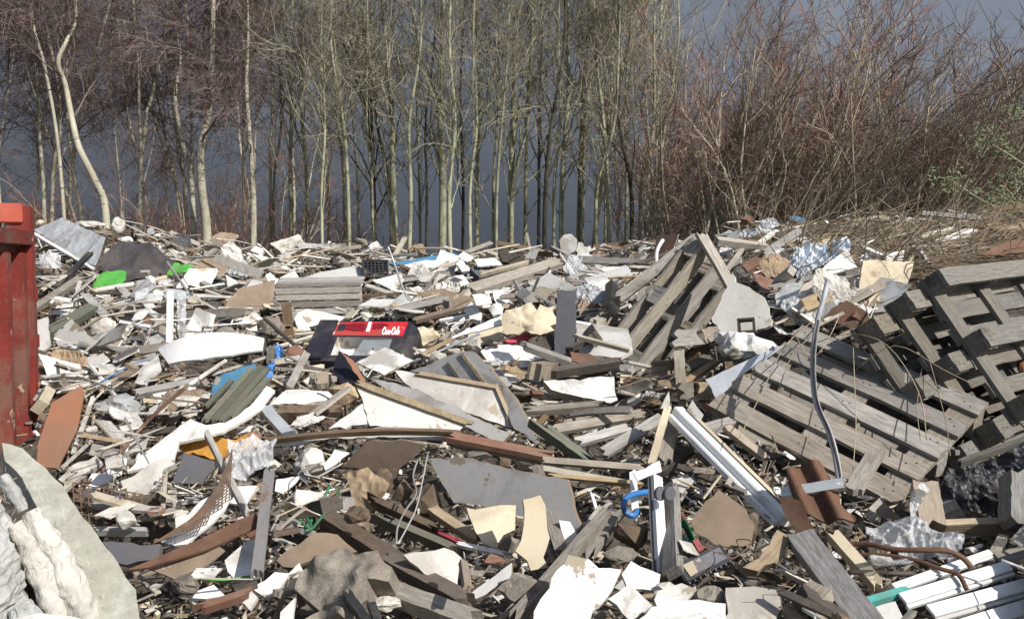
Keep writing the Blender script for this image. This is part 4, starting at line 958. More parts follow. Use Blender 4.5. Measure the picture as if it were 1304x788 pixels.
for i, (s, m, l) in enumerate([('862,664 872,670 880,684 886,694', 'dgreen', 'upper green plastic ribbon in the hollow by the brown card'), ('870,662 877,676 884,690', 'dgreen', 'short green plastic ribbon beside the orange strip'), ('864,680 875,690 884,688', 'teal', 'teal ribbon under the green ribbons')]):
    t('ribbon', l, 'ribbon', s, 7, m, ds=3.4)
b('strip', 'orange strip behind the green ribbons', 'strip', 862, 648, 874, 663, 9, 'orange', .01, da=3.45, db=3.5)
p('sheet', 'pink scrap below the green ribbons', 'sheet', '882,688 888,685 897,698 890,702', 'pink', .01, d=3.3)
p('board', 'grey board scrap behind the roller post', 'board', '856,610 876,605 884,612 868,628 856,622', 'mel', .015, d=3.75)

# hollow in the middle
b('post', 'white plastic strut with a round end in the central hollow', 'strut', 603, 642, 583, 583, 13, 'pvc', .035, da=3.7, db=3.85, n=(-.3, -1, .3))
c('round_cap', 'dark round cap on the white strut in the hollow', 'cap', 584, 586, 8, 9, 'slate', ang=False, bump=.02, d=3.72)
p('basin', 'stained cream basin side in the central hollow', 'basin', '594,646 657,643 656,674 641,681 630,698 615,696', 'cream', .03, n=(.1, -.9, .42), d=3.45, core='brown')
p('board', 'peeling cream board standing right of the basin side', 'board', '666,636 688,630 697,672 698,722 676,726', 'cream', .025, n=(.1, -.9, .4), d=3.2, core='tan', rough=.006)
p('tile', 'white sliver behind the grey batten in the hollow', 'tile', '712,662 726,664 742,692 722,700', 'white', .015, n=(.1, -.8, .5), d=3.4)
b('batten', 'orange brown batten in the hollow left of the basin side', 'batten', 552, 650, 607, 688, 13, 'tan', .03, da=3.6, db=3.45)
b('handle', 'red plastic handle in the hollow', 'handle', 550, 675, 585, 691, 6, 'pink', .02, da=3.45, db=3.4)
b('strip', 'white strip continuing from the red handle', 'strip', 586, 693, 642, 706, 7, 'pvc', .015, da=3.38, db=3.3)
c('rubble', 'brown rough rubble block in the central hollow', 'rubble', 549, 638, 19, 25, 'earth', d=3.7)
c('rubble', 'dark rubble behind the basin side', 'rubble', 580, 628, 16, 18, 'earth', d=3.9)
c('rubble', 'grey pebbled lump in front of the basin side', 'rubble', 651, 692, 14, 13, 'stone', d=3.2)
p('plasterboard', 'cracked white plasterboard below the red handle', 'plasterboard', '514,706 566,697 588,710 582,756 540,730', 'dwhite', .02, n=(0, -.7, .7), core='plaster', d=3.05)
p('panel', 'grey white shard pointing up in the lower middle', 'panel', '596,758 652,716 651,735 606,762', 'mel', .015, n=(-.2, -.7, .7), core='chip', d=2.9)
c('rubble', 'brown lump left of the red handle', 'rubble', 512, 626, 17, 16, 'earth', d=3.8)
c('rubble', 'broken brown brick left of the white strut', 'rubble', 484, 610, 20, 16, 'earth', d=3.9)
p('torn_paper', 'crumpled torn brown paper hanging in the hollow', 'torn paper', '436,604 470,596 498,618 482,640 472,655 456,662 448,640', 'paper', .008, n=(0, -.9, .4), wave=.04, ws=4, sub=5, d=3.75, rough=.008)
b('branch', 'rotten branch across the lower hollow', 'branch', 478, 640, 555, 676, 10, 'earth', .05, da=3.5, db=3.4, jag=.03)
b('branch', 'second rotten branch below the red handle', 'branch', 500, 668, 575, 700, 10, 'olive', .05, da=3.3, db=3.25, jag=.03)
t('wire', 'bent grey wire rising from the brown beam', 'wire', '505,692 506,672 516,650 530,628 526,606 532,585', 2.5, 'pole', ds=[3.0, 3.1, 3.2, 3.3, 3.5, 3.6])
t('wire', 'thin wire leaning beside the bent grey wire', 'wire', '507,692 520,668 532,640 545,575', 2, 'pole', ds=[3.0, 3.1, 3.25, 3.6])

# lower centre: boulder and beams
p('boulder', 'large rough grey boulder slab at the bottom', 'boulder', '376,750 382,728 402,710 443,701 482,702 498,720 496,742 470,768 452,800 376,800', 'stone', .14, n=(-.1, -.75, .65), wave=.05, ws=7, sub=8, bulge=.03, d=2.62, rough=.012)
p('card', 'brown fibrous sheet behind the boulder', 'card', '352,713 382,692 402,678 440,690 455,702 404,710 374,722', 'card', .02, n=(0, -.7, .7), rough=.012)
b('beam', 'brown timber beam sloping down right above the boulder', 'timber', 415, 661, 507, 720, 20, 'brown', .07, da=3.35, db=2.95)
b('beam', 'brown plank continuing below the wires', 'timber', 496, 714, 592, 766, 20, 'brown', .05, da=2.95, db=2.75)
b('beam', 'wide grey plank at the bottom right of the boulder', 'timber', 478, 747, 602, 792, 25, 'grey', .05, da=2.75, db=2.62)
b('bar', 'long black plastic bar end in front of the boulder', 'bar', 441, 756, 470, 796, 11, 'blackp', .03, da=2.5, db=2.42)
b('bar', 'short black plastic bar end right of the long one', 'bar', 472, 767, 484, 800, 10, 'blackp', .03, da=2.5, db=2.42)
p('plasterboard', 'jagged white plaster sheet left of the boulder', 'plasterboard', '322,746 350,728 381,716 386,726 357,747 341,762 322,750', 'crust', .02, n=(0, -.7, .7), rough=.012, core='plaster')
p('plasterboard', 'yellowish plaster shard against the boulder', 'plasterboard', '370,737 386,725 380,754 365,750', 'cream', .02, n=(0, -.8, .6), rough=.01, d=2.75)
p('plasterboard', 'white plaster shard at the boulder lower left', 'plasterboard', '357,779 376,760 372,795 356,795', 'crust', .02, n=(0, -.8, .6), rough=.01, d=2.65)
p('plasterboard', 'small white plaster flake at the bottom left', 'plasterboard', '308,765 320,752 328,760 318,776', 'crust', .02, n=(0, -.8, .6), rough=.01)
c('plaster_lump', 'cream plaster lump between the boulder and the wide grey plank', 'plaster', 490, 768, 22, 12, 'plaster', bump=.3, d=2.62)
p('panel', 'white panel half under the bubble film, by the steel bar', 'panel', '352,610 382,606 360,628 350,625', 'white', .01, d=3.75)
p('board', 'white card standing in the shade under the worktop', 'card', '412,592 426,572 445,576 428,590 414,598', 'white', .008, d=3.95)

# ------------------------------------------------------------------ right side
t('metal_strip', 'tall bent shiny metal strip standing over the tilted pallet', 'metal strip', '1054,358 1048,384 1042,405 1036,445 1036,490 1042,520 1055,548 1064,580 1070,618', 7.5, 'galv', ds=[4.5, 4.4, 4.3, 4.12, 3.95, 3.8, 3.65, 3.52, 3.42])
t('rubber_seal', 'black rubber seal running down the bent metal strip', 'rubber seal', '1042,408 1037,447 1037.5,490 1043.5,520 1056,548 1065,580 1071,612', 3.2, 'blackp', ds=[4.27, 4.09, 3.92, 3.77, 3.62, 3.49, 3.40])
b('rail', 'short aluminium rail at the foot of the bent metal strip', 'rail', 997, 628, 1076, 616, 13, 'alu', .03, da=3.5, db=3.38, n=(0, -.8, .6))
p('tile_sheet', 'rust brown corrugated sheet below the tilted pallet', 'corrugated sheet', '1014,652 1002,598 1044,586 1070,640 1098,660 1056,664', 'rust', .01, n=(-.3, -.6, .7), corr=(.017, .1, 1), sub=6, d=3.35)
b('plank', 'stubby pale plank leaning on the rust brown corrugated sheet', 'plank', 1086, 628, 1116, 576, 20, 'grey', .03, da=3.45, db=3.7, jag=.015)
b('plank', 'big dark plank running out of the bottom right', 'plank', 1018, 684, 1112, 806, 36, 'grey', .05, da=3.05, db=2.55, n=(-.2, -.6, .75))
p('plank', 'split brown plank stub left of the big dark plank', 'plank', '946,722 990,674 1008,684 966,727', 'tan', .04, n=(0, -.7, .7), d=3.0, rough=.01)
p('sheet_metal', 'curled rusty sheet edge at the end of the window frame', 'sheet', '990,628 1022,640 1040,680 1060,710 1052,712 1030,690 1002,660', 'rust', .01, wave=.03, sub=4, n=(-.3, -.8, .5), d=3.2)
b('batten', 'cream batten end right of the big dark plank', 'batten', 1063, 684, 1120, 748, 15, 'cream', .04, da=3.1, db=2.85)
t('rusty_pipe', 'long bent rusty pipe over the clear plastic bag', 'pipe', '1080,693 1110,693 1135,699 1175,700 1205,701 1226,710 1236,721', 7, 'rust', ds=[3.05, 3.0, 2.95, 2.9, 2.88, 2.86, 2.86])
t('rusty_pipe', 'shorter bent rusty pipe below the long one', 'pipe', '1092,706 1130,707 1165,713 1198,724 1220,731 1231,750', 6, 'rust', ds=[3.0, 2.95, 2.9, 2.85, 2.82, 2.78])
t('pipe', 'dark thin pipe under the shorter rusty pipe', 'pipe', '1080,728 1120,728 1160,730 1204,726', 6, 'dark', ds=2.9)
b('batten', 'teal painted batten at the bottom right', 'batten', 1098, 770, 1152, 753, 10, 'teal', .03, da=2.75, db=2.8)
p('board', 'pale grey board under the teal batten', 'board', '1108,775 1140,765 1150,800 1118,805', 'mel', .02, n=(0, -.6, .8), d=2.65)
for i, (a, bb, cc, dd, w, l) in enumerate([(1138, 748, 1262, 704, 11, 'uppermost white cladding board at the bottom right'), (1150, 764, 1286, 722, 20, 'second white cladding board with a stepped edge'), (1186, 780, 1316, 744, 22, 'third white cladding board, rust stained'), (1226, 800, 1330, 768, 24, 'lowest white cladding board in the corner')]):
    A = P(a, bb, 2.8 - .05 * i); B_ = P(cc, dd, 2.95 - .06 * i); Mx = frame((A + B_) / 2, B_ - A, Vector((0, -.55, .8))); wm = w / F * 2.85; L = (B_ - A).length
    rt = empty('cladding_board', Mx, l, 'cladding board')
    add('face', box_mesh('face', (L, wm * .75, .012), [M['pvc']], .0015), Mx @ Matrix.Translation((0, wm * .1, 0)), parent=rt)
    add('lip', box_mesh('lip', (L, wm * .22, .016), [M['pvc']], .0015), Mx @ Matrix.Translation((0, -wm * .42, -.009)), parent=rt)
    poly_mask([(a, bb - w / 2), (cc, dd - w / 2), (cc, dd + w / 2), (a, bb + w / 2)], 2.7)
p('plastic_bag', 'clear plastic bag bunched under the rusty pipes', 'plastic bag', '1092,682 1138,666 1168,672 1204,690 1210,712 1155,716 1100,702', 'film', .008, wave=.1, ws=6, sub=6, n=(0, -.8, .6), d=3.1)
p('plastic_bag', 'small clear plastic scrap right of the plastic bag', 'plastic bag', '1186,694 1206,684 1222,684 1221,702 1196,706', 'film', .006, wave=.07, ws=8, sub=4, n=(0, -.8, .6), d=3.05)
p('plastic_bag', 'grey plastic bundle at the right edge above the cladding boards', 'plastic bag', '1278,686 1288,672 1320,664 1320,696 1290,699', 'film', .008, wave=.08, ws=8, sub=5, n=(0, -.9, .4), d=3.1)
b('block', 'pallet block with a red brown face wrapped in film', 'block', 1186, 672, 1176, 620, 30, 'tan', .1, da=3.35, db=3.45, n=(-.25, -1, .15))
p('plastic_film', 'clear film trailing down the left of the wrapped block', 'plastic film', '1158,625 1172,612 1180,622 1166,650 1162,690 1156,680', 'film', .004, wave=.05, ws=8, sub=5, n=(-.2, -1, .2), d=3.3)
b('block', 'pale pallet block at the right edge', 'block', 1296, 672, 1296, 606, 32, 'grey', .1, da=3.3, db=3.4, n=(-.1, -1, .15))
b('block', 'small block between the two larger pallet blocks', 'block', 1213, 660, 1203, 628, 20, 'grey', .08, da=3.5, n=(.3, -1, .2))
b('plank', 'bottom board under the pallet blocks at the right', 'plank', 1166, 674, 1318, 668, 9, 'tan', .08, da=3.4, db=3.4, n=(0, -.6, .8))
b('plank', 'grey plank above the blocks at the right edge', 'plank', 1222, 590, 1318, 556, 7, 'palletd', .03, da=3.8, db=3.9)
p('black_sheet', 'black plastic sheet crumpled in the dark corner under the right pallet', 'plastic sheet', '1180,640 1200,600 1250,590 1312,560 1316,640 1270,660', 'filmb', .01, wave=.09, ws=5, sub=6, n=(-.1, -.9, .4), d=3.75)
p('plank', 'grey plank end at the right edge above the cladding', 'plank', '1266,704 1320,694 1320,718 1284,722', 'grey', .03, n=(0, -.5, .86), d=2.95)
c('flower_pot', 'orange plastic lump at the right edge inside the upturned pallet', 'plastic lump', 1301, 462, 6, 12, 'orange', ang=False, d=4.7)
p('tarp', 'blue and white crumpled tarp on the right crest', 'tarp', '1000,342 1006,332 1030,322 1056,315 1078,327 1076,342 1040,352 1012,364', 'bluew', .008, wave=.12, ws=5, sub=6, n=(0, -.8, .6), d=6.6, rough=.02)
p('tarp', 'pale blue film scrap right of the crumpled tarp', 'tarp', '1092,332 1104,322 1110,336 1100,346 1092,346', 'bluew', .006, wave=.06, sub=4, n=(0, -.85, .5), d=6.6)
b('strip', 'white strip sloping down right of the crumpled tarp', 'strip', 1098, 314, 1142, 335, 5, 'white', .02, da=6.6, db=6.5)
b('plank', 'white painted board on the right crest', 'plank', 1196, 310, 1236, 294, 9, 'white', .04, da=7.2, db=7.4)
b('plank', 'thin pale board left of the white painted board', 'plank', 1162, 304, 1212, 292, 5, 'pale', .03, da=7.3, db=7.5)
p('foam_lump', 'flaky white crust below the crumpled tarp', 'foam lump', '1084,358 1108,346 1132,338 1128,350 1102,364', 'crust', .03, wave=.06, sub=4, d=6.1, rough=.02)
p('plate', 'dark brown plate behind the top of the right pallet', 'plate', '1250,324 1272,310 1310,304 1310,322', 'brick', .02, n=(0, -.85, .5), d=6.2)
b('plank', 'dark plank on the crest behind the crumpled tarp', 'plank', 985, 306, 1052, 291, 7, 'dark', .05, da=8.2, db=8.4)
b('plank', 'white edged plank sticking out left of the right crest', 'plank', 957, 317, 984, 297, 5, 'dwhite', .03, da=7.8, db=8.0)
b('plank', 'long grey plank on the crest behind the steep pallet', 'plank', 912, 306, 975, 314, 9, 'grey', .05, da=7.6, db=7.8)
p('plate', 'terracotta shard right of the steep pallet top', 'plate', '945,338 962,326 972,334 952,346', 'brick', .02, d=6.6)
b('plank', 'tan board left of the right crest below the plank pile', 'plank', 925, 345, 945, 318, 5, 'pale', .03, da=6.6, db=6.8)
c('cardboard', 'brown slumped bundle at the right end of the crest', 'bundle', 1285, 296, 42, 14, 'paper', bump=.35, ang=False, d=7.8)

# pieces that are fixed to a larger thing become its parts
def attach(child, parent):
    by = {o.get('label'): o for o in bpy.data.objects if o.get('label')}
    o, q = by[child], by[parent]
    W = o.matrix_basis.copy(); o.parent = q; o.matrix_basis = q.matrix_basis.inverted() @ W
    del o['label']; del o['category']
attach('dark round cap on the white strut in the hollow', 'white plastic strut with a round end in the central hollow')
attach('bent brown rim along the front of the worktop slab', 'long dark rimmed worktop slab across the middle')
attach('black rubber seal running down the bent metal strip', 'tall bent shiny metal strip standing over the tilted pallet')
attach('rolled white rim along the top of the curved tub side', 'long curved white tub side on the left slope')
attach('dark round plug on the white panel with a hole', 'white panel with a round hole left of the steel bar')
attach('orange rusty strip edging the dark panel before the cooler', 'dark panel with a rusty edge standing before the cooler window')
attach('white lid of the louvred box', 'white louvred box left of the widest long grey plank')
attach('white bar along the top of the window sash', 'grey white window sash lying right of the slate grey board')
attach('splintered tan edge strip along the top of the middle centre board', 'large pale grey board in the middle of the centre stack')
attach('tan edge strip down the right side of the middle centre board', 'large pale grey board in the middle of the centre stack')
attach('dark grey batten on the left of the tall centre board', 'back grey cupboard board, tallest of the centre stack')
attach('chipboard batten on the face of the tall centre board', 'back grey cupboard board, tallest of the centre stack')
attach('rough chipboard edge strip between the lowest centre boards', 'lowest pale board of the centre stack, pointing left')
# ------------------------------------------------------------------ loose debris: every piece an object of its own
def in_poly(q, pts):
    r = False; j = len(pts) - 1
    for i in range(len(pts)):
        if (pts[i][1] > q[1]) != (pts[j][1] > q[1]) and q[0] < (pts[j][0] - pts[i][0]) * (q[1] - pts[i][1]) / (pts[j][1] - pts[i][1]) + pts[i][0]: r = not r
        j = i
    return r
HB = [(min(a[0] for a in q), max(a[0] for a in q), min(a[1] for a in q), max(a[1] for a in q), q, d) for q, d in heroes]
MASK = np.full((200, 340), 99.0)          # coarse screen grid, 4 px cells: nearest larger piece
for x0, x1, y0, y1, q, d in HB:
    for j in range(max(0, int(y0 // 4)), min(200, int(y1 // 4) + 1)):
        for i in range(max(0, int((x0 + 20) // 4)), min(340, int((x1 + 20) // 4) + 1)):
            if in_poly((i * 4 - 18, j * 4 + 2), q): MASK[j, i] = min(MASK[j, i], d)
def masked(px, py):
    i = int((px + 20) // 4); j = int(py // 4)
    return MASK[j, i] if 0 <= i < 340 and 0 <= j < 200 else 99.0

def mound(x, y):
    q = proj((x, y, H(x, y)))
    if q is None or y > 11: return 0.
    near = min(masked(q[0] + dx, q[1] + dy) for dx in (-14, 0, 14) for dy in (-12, 0, 10))
    if near < 50: return 0.
    return max(0, fbm(Vector((x * 1.1 + 7, y * 1.1, 0)), 1, 3) + .08) * (.24 if y < 7 else .15)
LM = [(455, 435, 'the drinks cooler'), (265, 455, 'the curved white tub side'), (217, 405, 'the upright white channel'), (160, 330, 'the roofing felt'),
 (88, 312, 'the cloudy plastic sheet'), (135, 355, 'the left green sheet'), (220, 342, 'the right green sheet'), (131, 417, 'the white foam blob'), (50, 430, 'the blue grey panel'),
 (88, 410, 'the thick olive timber'), (78, 550, 'the orange brown panel'), (152, 518, 'the grey film bundle'), (250, 550, 'the long white board'), (305, 500, 'the olive slat bundle'),
 (270, 567, 'the ochre foam'), (250, 595, 'the slate grey panel'), (320, 592, 'the bubble film'), (335, 668, 'the upright steel bar'), (250, 635, 'the fine wire mesh'), (130, 640, 'the wire grid'),
 (170, 700, 'the dark blue grey panel'), (195, 605, 'the large broken plasterboard'), (305, 710, 'the white panel with a hole'), (400, 378, 'the slatted crate'), (420, 354, 'the wide grey metal sheet'),
 (420, 320, 'the plank pile on the crest'), (540, 333, 'the blue painted beam'), (655, 352, 'the widest long grey plank'), (620, 340, 'the louvred box'), (478, 343, 'the mesh crate'), (722, 310, 'the round grey plate'),
 (543, 428, 'the tan foam block'), (680, 408, 'the cream foam sheet'), (720, 410, 'the upright slate board'), (655, 448, 'the thick white slab'), (768, 432, 'the grey window sash'), (780, 380, 'the black rubber block'),
 (740, 495, 'the thick edged white board'), (620, 500, 'the stacked centre boards'), (385, 508, 'the white curved board'), (447, 468, 'the rusty edged dark panel'), (450, 555, 'the dark rimmed worktop'), (640, 568, 'the brick red board'),
 (780, 555, 'the criss-cross planks'), (850, 390, 'the steep pallet'), (882, 465, 'the broken crate of blocks'), (940, 390, 'the cracked white board'), (950, 442, 'the paper bundle'), (1085, 530, 'the tilted pallet'),
 (1240, 420, 'the upturned pallet'), (1040, 340, 'the crumpled blue tarp'), (1215, 302, 'the white board on the right crest'), (930, 595, 'the white window frame'), (835, 670, 'the white post'), (803, 685, 'the brown rubble lump'),
 (735, 755, 'the big cracked tile'), (890, 722, 'the black ribbed box'), (915, 660, 'the torn brown card'), (640, 640, 'the wide grey panel'), (625, 668, 'the cream basin side'), (683, 678, 'the peeling cream board'),
 (470, 630, 'the torn brown paper'), (545, 725, 'the cracked plasterboard'), (435, 745, 'the grey boulder'), (460, 690, 'the brown beam'), (540, 770, 'the wide grey plank'), (1045, 620, 'the rust brown corrugated sheet'),
 (1065, 745, 'the big dark plank'), (975, 700, 'the split brown stub'), (1150, 695, 'the clear plastic bag'), (1220, 750, 'the white cladding boards'), (1190, 645, 'the film wrapped block'), (870, 780, 'the wide white bottom tile'),
 (30, 430, 'the red skip'), (80, 690, 'the insulated slab'), (590, 345, 'the white square panel'), (600, 430, 'the tan topped panel'), (430, 500, 'the tan timber lump'), (960, 770, 'the dirty bottom tile'), (1070, 480, 'the bent metal strip')]
CNAME = {'grey': 'grey', 'pale': 'pale', 'tan': 'tan', 'brown': 'brown', 'dark': 'dark', 'white': 'white', 'dwhite': 'dirty white', 'cream': 'cream', 'mel': 'light grey', 'slate': 'slate grey', 'blackp': 'black', 'pole': 'metal grey',
         'stone': 'grey', 'earth': 'brown', 'plaster': 'off white', 'crust': 'flaky white', 'brick': 'red brown', 'rust': 'rusty', 'galv': 'shiny grey', 'alu': 'aluminium', 'olive': 'olive', 'card': 'brown', 'film': 'clear', 'filmg': 'cloudy', 'filmb': 'black',
         'bluep': 'faded blue', 'orange': 'orange brown', 'chip': 'speckled', 'foamw': 'white', 'paper': 'torn brown', 'pvc': 'white', 'pallet': 'grey', 'blue': 'blue', 'dgreen': 'green', 'teal': 'teal', 'twig': 'dry', 'wire': 'rusty'}
used_labels = {}
filler_objs = []
def describe(o, kind, m, size, pose, px, py):
    order = sorted(LM, key=lambda q: (q[0] - px) ** 2 + 1.6 * (q[1] - py) ** 2)
    cands = []
    for k in range(4):
        lx, ly, nm = order[k]; dx, dy = px - lx, py - ly; dist = math.hypot(dx, dy)
        far = 'just ' if dist < 32 else '' if dist < 62 else 'far '
        if abs(dx) > abs(dy) * 2: rel = far + ('right of ' if dx > 0 else 'left of ')
        elif abs(dy) > abs(dx) * 2: rel = far + ('in front of ' if dy > 0 else 'behind ')
        else: rel = far + ('before and ' if dy > 0 else 'behind and ') + ('right of ' if dx > 0 else 'left of ')
        cands.append(rel + nm)
    base = f'{size + " " if size else ""}{CNAME[m]} {kind} {pose} '
    for q in cands[:3]:
        if base + q not in used_labels: break
    else: q = cands[0]
    lab = base + q
    if len(lab.split()) > 16: lab = lab.replace('before and ', 'before, ').replace('behind and ', 'behind, ')
    if len(lab.split()) > 16: lab = lab.replace('rubble lump', 'lump').replace('split board', 'splinter').replace('wood offcut', 'offcut').replace('panel scrap', 'scrap')
    used_labels.setdefault(lab, []).append(o); o['label'] = lab

vcache = {}
def variant(kind, m, k):
    key = (kind, m, k)
    if key in vcache: return vcache[key]
    sd = k * 13 + 5; rnd = random.Random(sd)
    if kind == 'plank': v, f = plank_bm(1, .12, .024, sd, .012 + .012 * (k % 3), rnd.choice([0, 0, .012]), 8, 4); me = mesh_from(kind, v, f, [M[m]])
    elif kind == 'lath': v, f = plank_bm(1, .03, .014, sd, .012, rnd.choice([0, .03, .05, -.03]), 10, 2, rnd.choice([0, .5])); me = mesh_from(kind, v, f, [M[m]])
    elif kind == 'batten': v, f = plank_bm(1, .042, .034, sd, .008 + .01 * (k % 2), 0, 5, 3); me = mesh_from(kind, v, f, [M[m]])
    elif kind == 'splinter': v, f = plank_bm(.7, .05, .012, sd, .05, rnd.choice([0, .02]), 6, 4, rnd.choice([.2, .6])); me = mesh_from(kind, v, f, [M[m]])
    elif kind == 'wire':
        pts = [Vector((-.5 + i / 7, rnd.gauss(0, .11), .05 + rnd.gauss(0, .05))) for i in range(8)]
        v, f = tube_geo(smooth_path(pts), .0045, 5); me = mesh_from(kind, v, f, [M[m]], smooth=True)
    elif kind == 'shard':
        pts = [(.16 * math.cos(2.1 * i + rnd.uniform(-.5, .5)), .1 * math.sin(2.1 * i + rnd.uniform(-.5, .5))) for i in range(3)] if k % 2 else [(-.15, -.05), (.13, -.08 - .03 * rnd.random()), (.17, .05), (-.02, .09 + .03 * rnd.random()), (-.13, .04)]
        me = outline_mesh('shard', pts, .011, [M[m], M['plaster']], .002, seed=sd)
    elif kind == 'block': v, f = plank_bm(.26, .11, .08, sd, .006, 0, 4, 3); me = mesh_from('offcut', v, f, [M[m]])
    elif kind == 'panel':
        n = rnd.choice([4, 4, 4, 5, 5, 3]); a0 = rnd.random()
        pts = [((.2 + .15 * rnd.random()) * math.cos(a0 + 2 * PI * i / n + rnd.uniform(-.3, .3)), (.13 + .1 * rnd.random()) * math.sin(a0 + 2 * PI * i / n + rnd.uniform(-.3, .3))) for i in range(n)]
        me = outline_mesh('panel', pts, .016, [M[m], M['chip' if m in ('mel', 'slate', 'white') else 'plaster']], .003, seed=sd, wave=rnd.choice([0, 0, .02]), sub=2)
    elif kind == 'sheet':
        pts = [((.22 + .1 * rnd.random()) * math.cos(2 * PI * i / 6 + rnd.uniform(-.2, .2)), (.14 + .07 * rnd.random()) * math.sin(2 * PI * i / 6)) for i in range(6)]
        me = outline_mesh('sheet', pts, .005, [M[m]], .006, seed=sd, wave=.05, ws=5, sub=5, crease=True)
    elif kind == 'lump': me = rock_mesh('lump', .13, .1, .075, [M[m]], sd, 14 + k * 3, .16, True)
    elif kind == 'tube':
        pts = [Vector((-.5, 0, 0)), Vector((-.2, rnd.uniform(-.06, .06), rnd.uniform(0, .06))), Vector((.2, rnd.uniform(-.1, .1), rnd.uniform(0, .08))), Vector((.5, rnd.uniform(-.2, .2), 0))]
        if k % 3 == 0: pts = [Vector((-.5, 0, 0)), Vector((0, .005, .004)), Vector((.5, 0, 0))]
        v, f = tube_geo(smooth_path(pts), .010, 7); me = mesh_from('tube', v, f, [M[m]], smooth=True)
    elif kind == 'channel':
        bm = bmesh.new(); box_bm(bm, 0, 0, 0, 1, .05, .004); box_bm(bm, 0, .0235, .0142, .998, .003, .024); box_bm(bm, 0, -.0235, .0142, .998, .003, .024)
        me = bm_mesh('channel', bm, [M[m]])
    vcache[key] = me; return me
KN = {'shard': ('shard', 'shard', 'broken shards strewn over the heap'), 'batten': ('batten', 'batten', 'battens strewn over the heap'), 'splinter': ('split_board', 'split board', 'split board ends strewn over the heap'), 'wire': ('cable', 'cable', 'loose cables strewn over the heap'),
      'plank': ('plank', 'plank', 'broken planks strewn over the heap'), 'lath': ('lath', 'lath', 'thin laths strewn over the heap'), 'block': ('offcut', 'wood offcut', 'wood offcuts strewn over the heap'),
      'panel': ('panel_scrap', 'panel scrap', 'panel scraps strewn over the heap'), 'sheet': ('crumpled_sheet', 'sheet', 'crumpled sheets strewn over the heap'), 'lump': ('rubble_lump', 'rubble', 'rubble lumps strewn over the heap'),
      'tube': ('tube', 'tube', 'tubes and hoses strewn over the heap'), 'channel': ('metal_channel', 'channel', 'metal and plastic channels strewn over the heap')}
MS = {'shard': [('white', 30), ('dwhite', 24), ('crust', 16), ('cream', 10), ('mel', 12), ('brick', 4), ('slate', 5)],
      'batten': [('grey', 30), ('pale', 26), ('tan', 14), ('brown', 8), ('dark', 6), ('white', 8), ('dwhite', 8)], 'splinter': [('grey', 26), ('pale', 26), ('pallet', 14), ('tan', 14), ('brown', 8), ('dwhite', 6)],
      'wire': [('blackp', 14), ('pole', 8), ('twig', 12), ('wire', 9), ('white', 5), ('dgreen', 2), ('blue', 2)],
      'plank': [('grey', 42), ('pallet', 20), ('pale', 16), ('tan', 12), ('brown', 9), ('dark', 8), ('dwhite', 8), ('bluep', 1), ('slate', 2)],
      'lath': [('pale', 30), ('grey', 30), ('tan', 12), ('white', 12), ('dwhite', 10), ('dark', 8)],
      'block': [('grey', 30), ('pallet', 15), ('pale', 12), ('tan', 12), ('dark', 8), ('brown', 5)],
      'panel': [('white', 40), ('dwhite', 30), ('cream', 10), ('mel', 14), ('crust', 12), ('card', 12), ('slate', 6), ('brick', 4), ('orange', 2)],
      'sheet': [('dwhite', 14), ('filmg', 12), ('card', 16), ('filmb', 8), ('film', 14), ('paper', 14), ('bluep', 2), ('crust', 8)],
      'lump': [('stone', 30), ('earth', 22), ('plaster', 22), ('crust', 8), ('foamw', 12), ('brick', 8)],
      'tube': [('pole', 12), ('blackp', 8), ('white', 7), ('rust', 8), ('twig', 10), ('blue', 1), ('dgreen', 1)], 'channel': [('pvc', 10), ('galv', 10), ('alu', 6), ('dwhite', 6), ('rust', 5)]}
def pick(rnd, w):
    tot = sum(q[1] for q in w); r = rnd.random() * tot
    for q, a in w:
        r -= a
        if r < 0: return q
    return w[-1][0]
count = {k: 0 for k in KN}; LIM = {'shard': 295, 'batten': 290, 'splinter': 290, 'wire': 90, 'plank': 290, 'lath': 270, 'block': 150, 'panel': 295, 'sheet': 120, 'lump': 160, 'tube': 80, 'channel': 60}
rnd = random.Random(21)
WK = [('shard', 40), ('batten', 30), ('splinter', 30), ('wire', 8), ('plank', 30), ('lath', 24), ('block', 14), ('panel', 44), ('sheet', 11), ('lump', 17), ('tube', 7), ('channel', 5)]
cells = {}
fi = 0; tries = 0
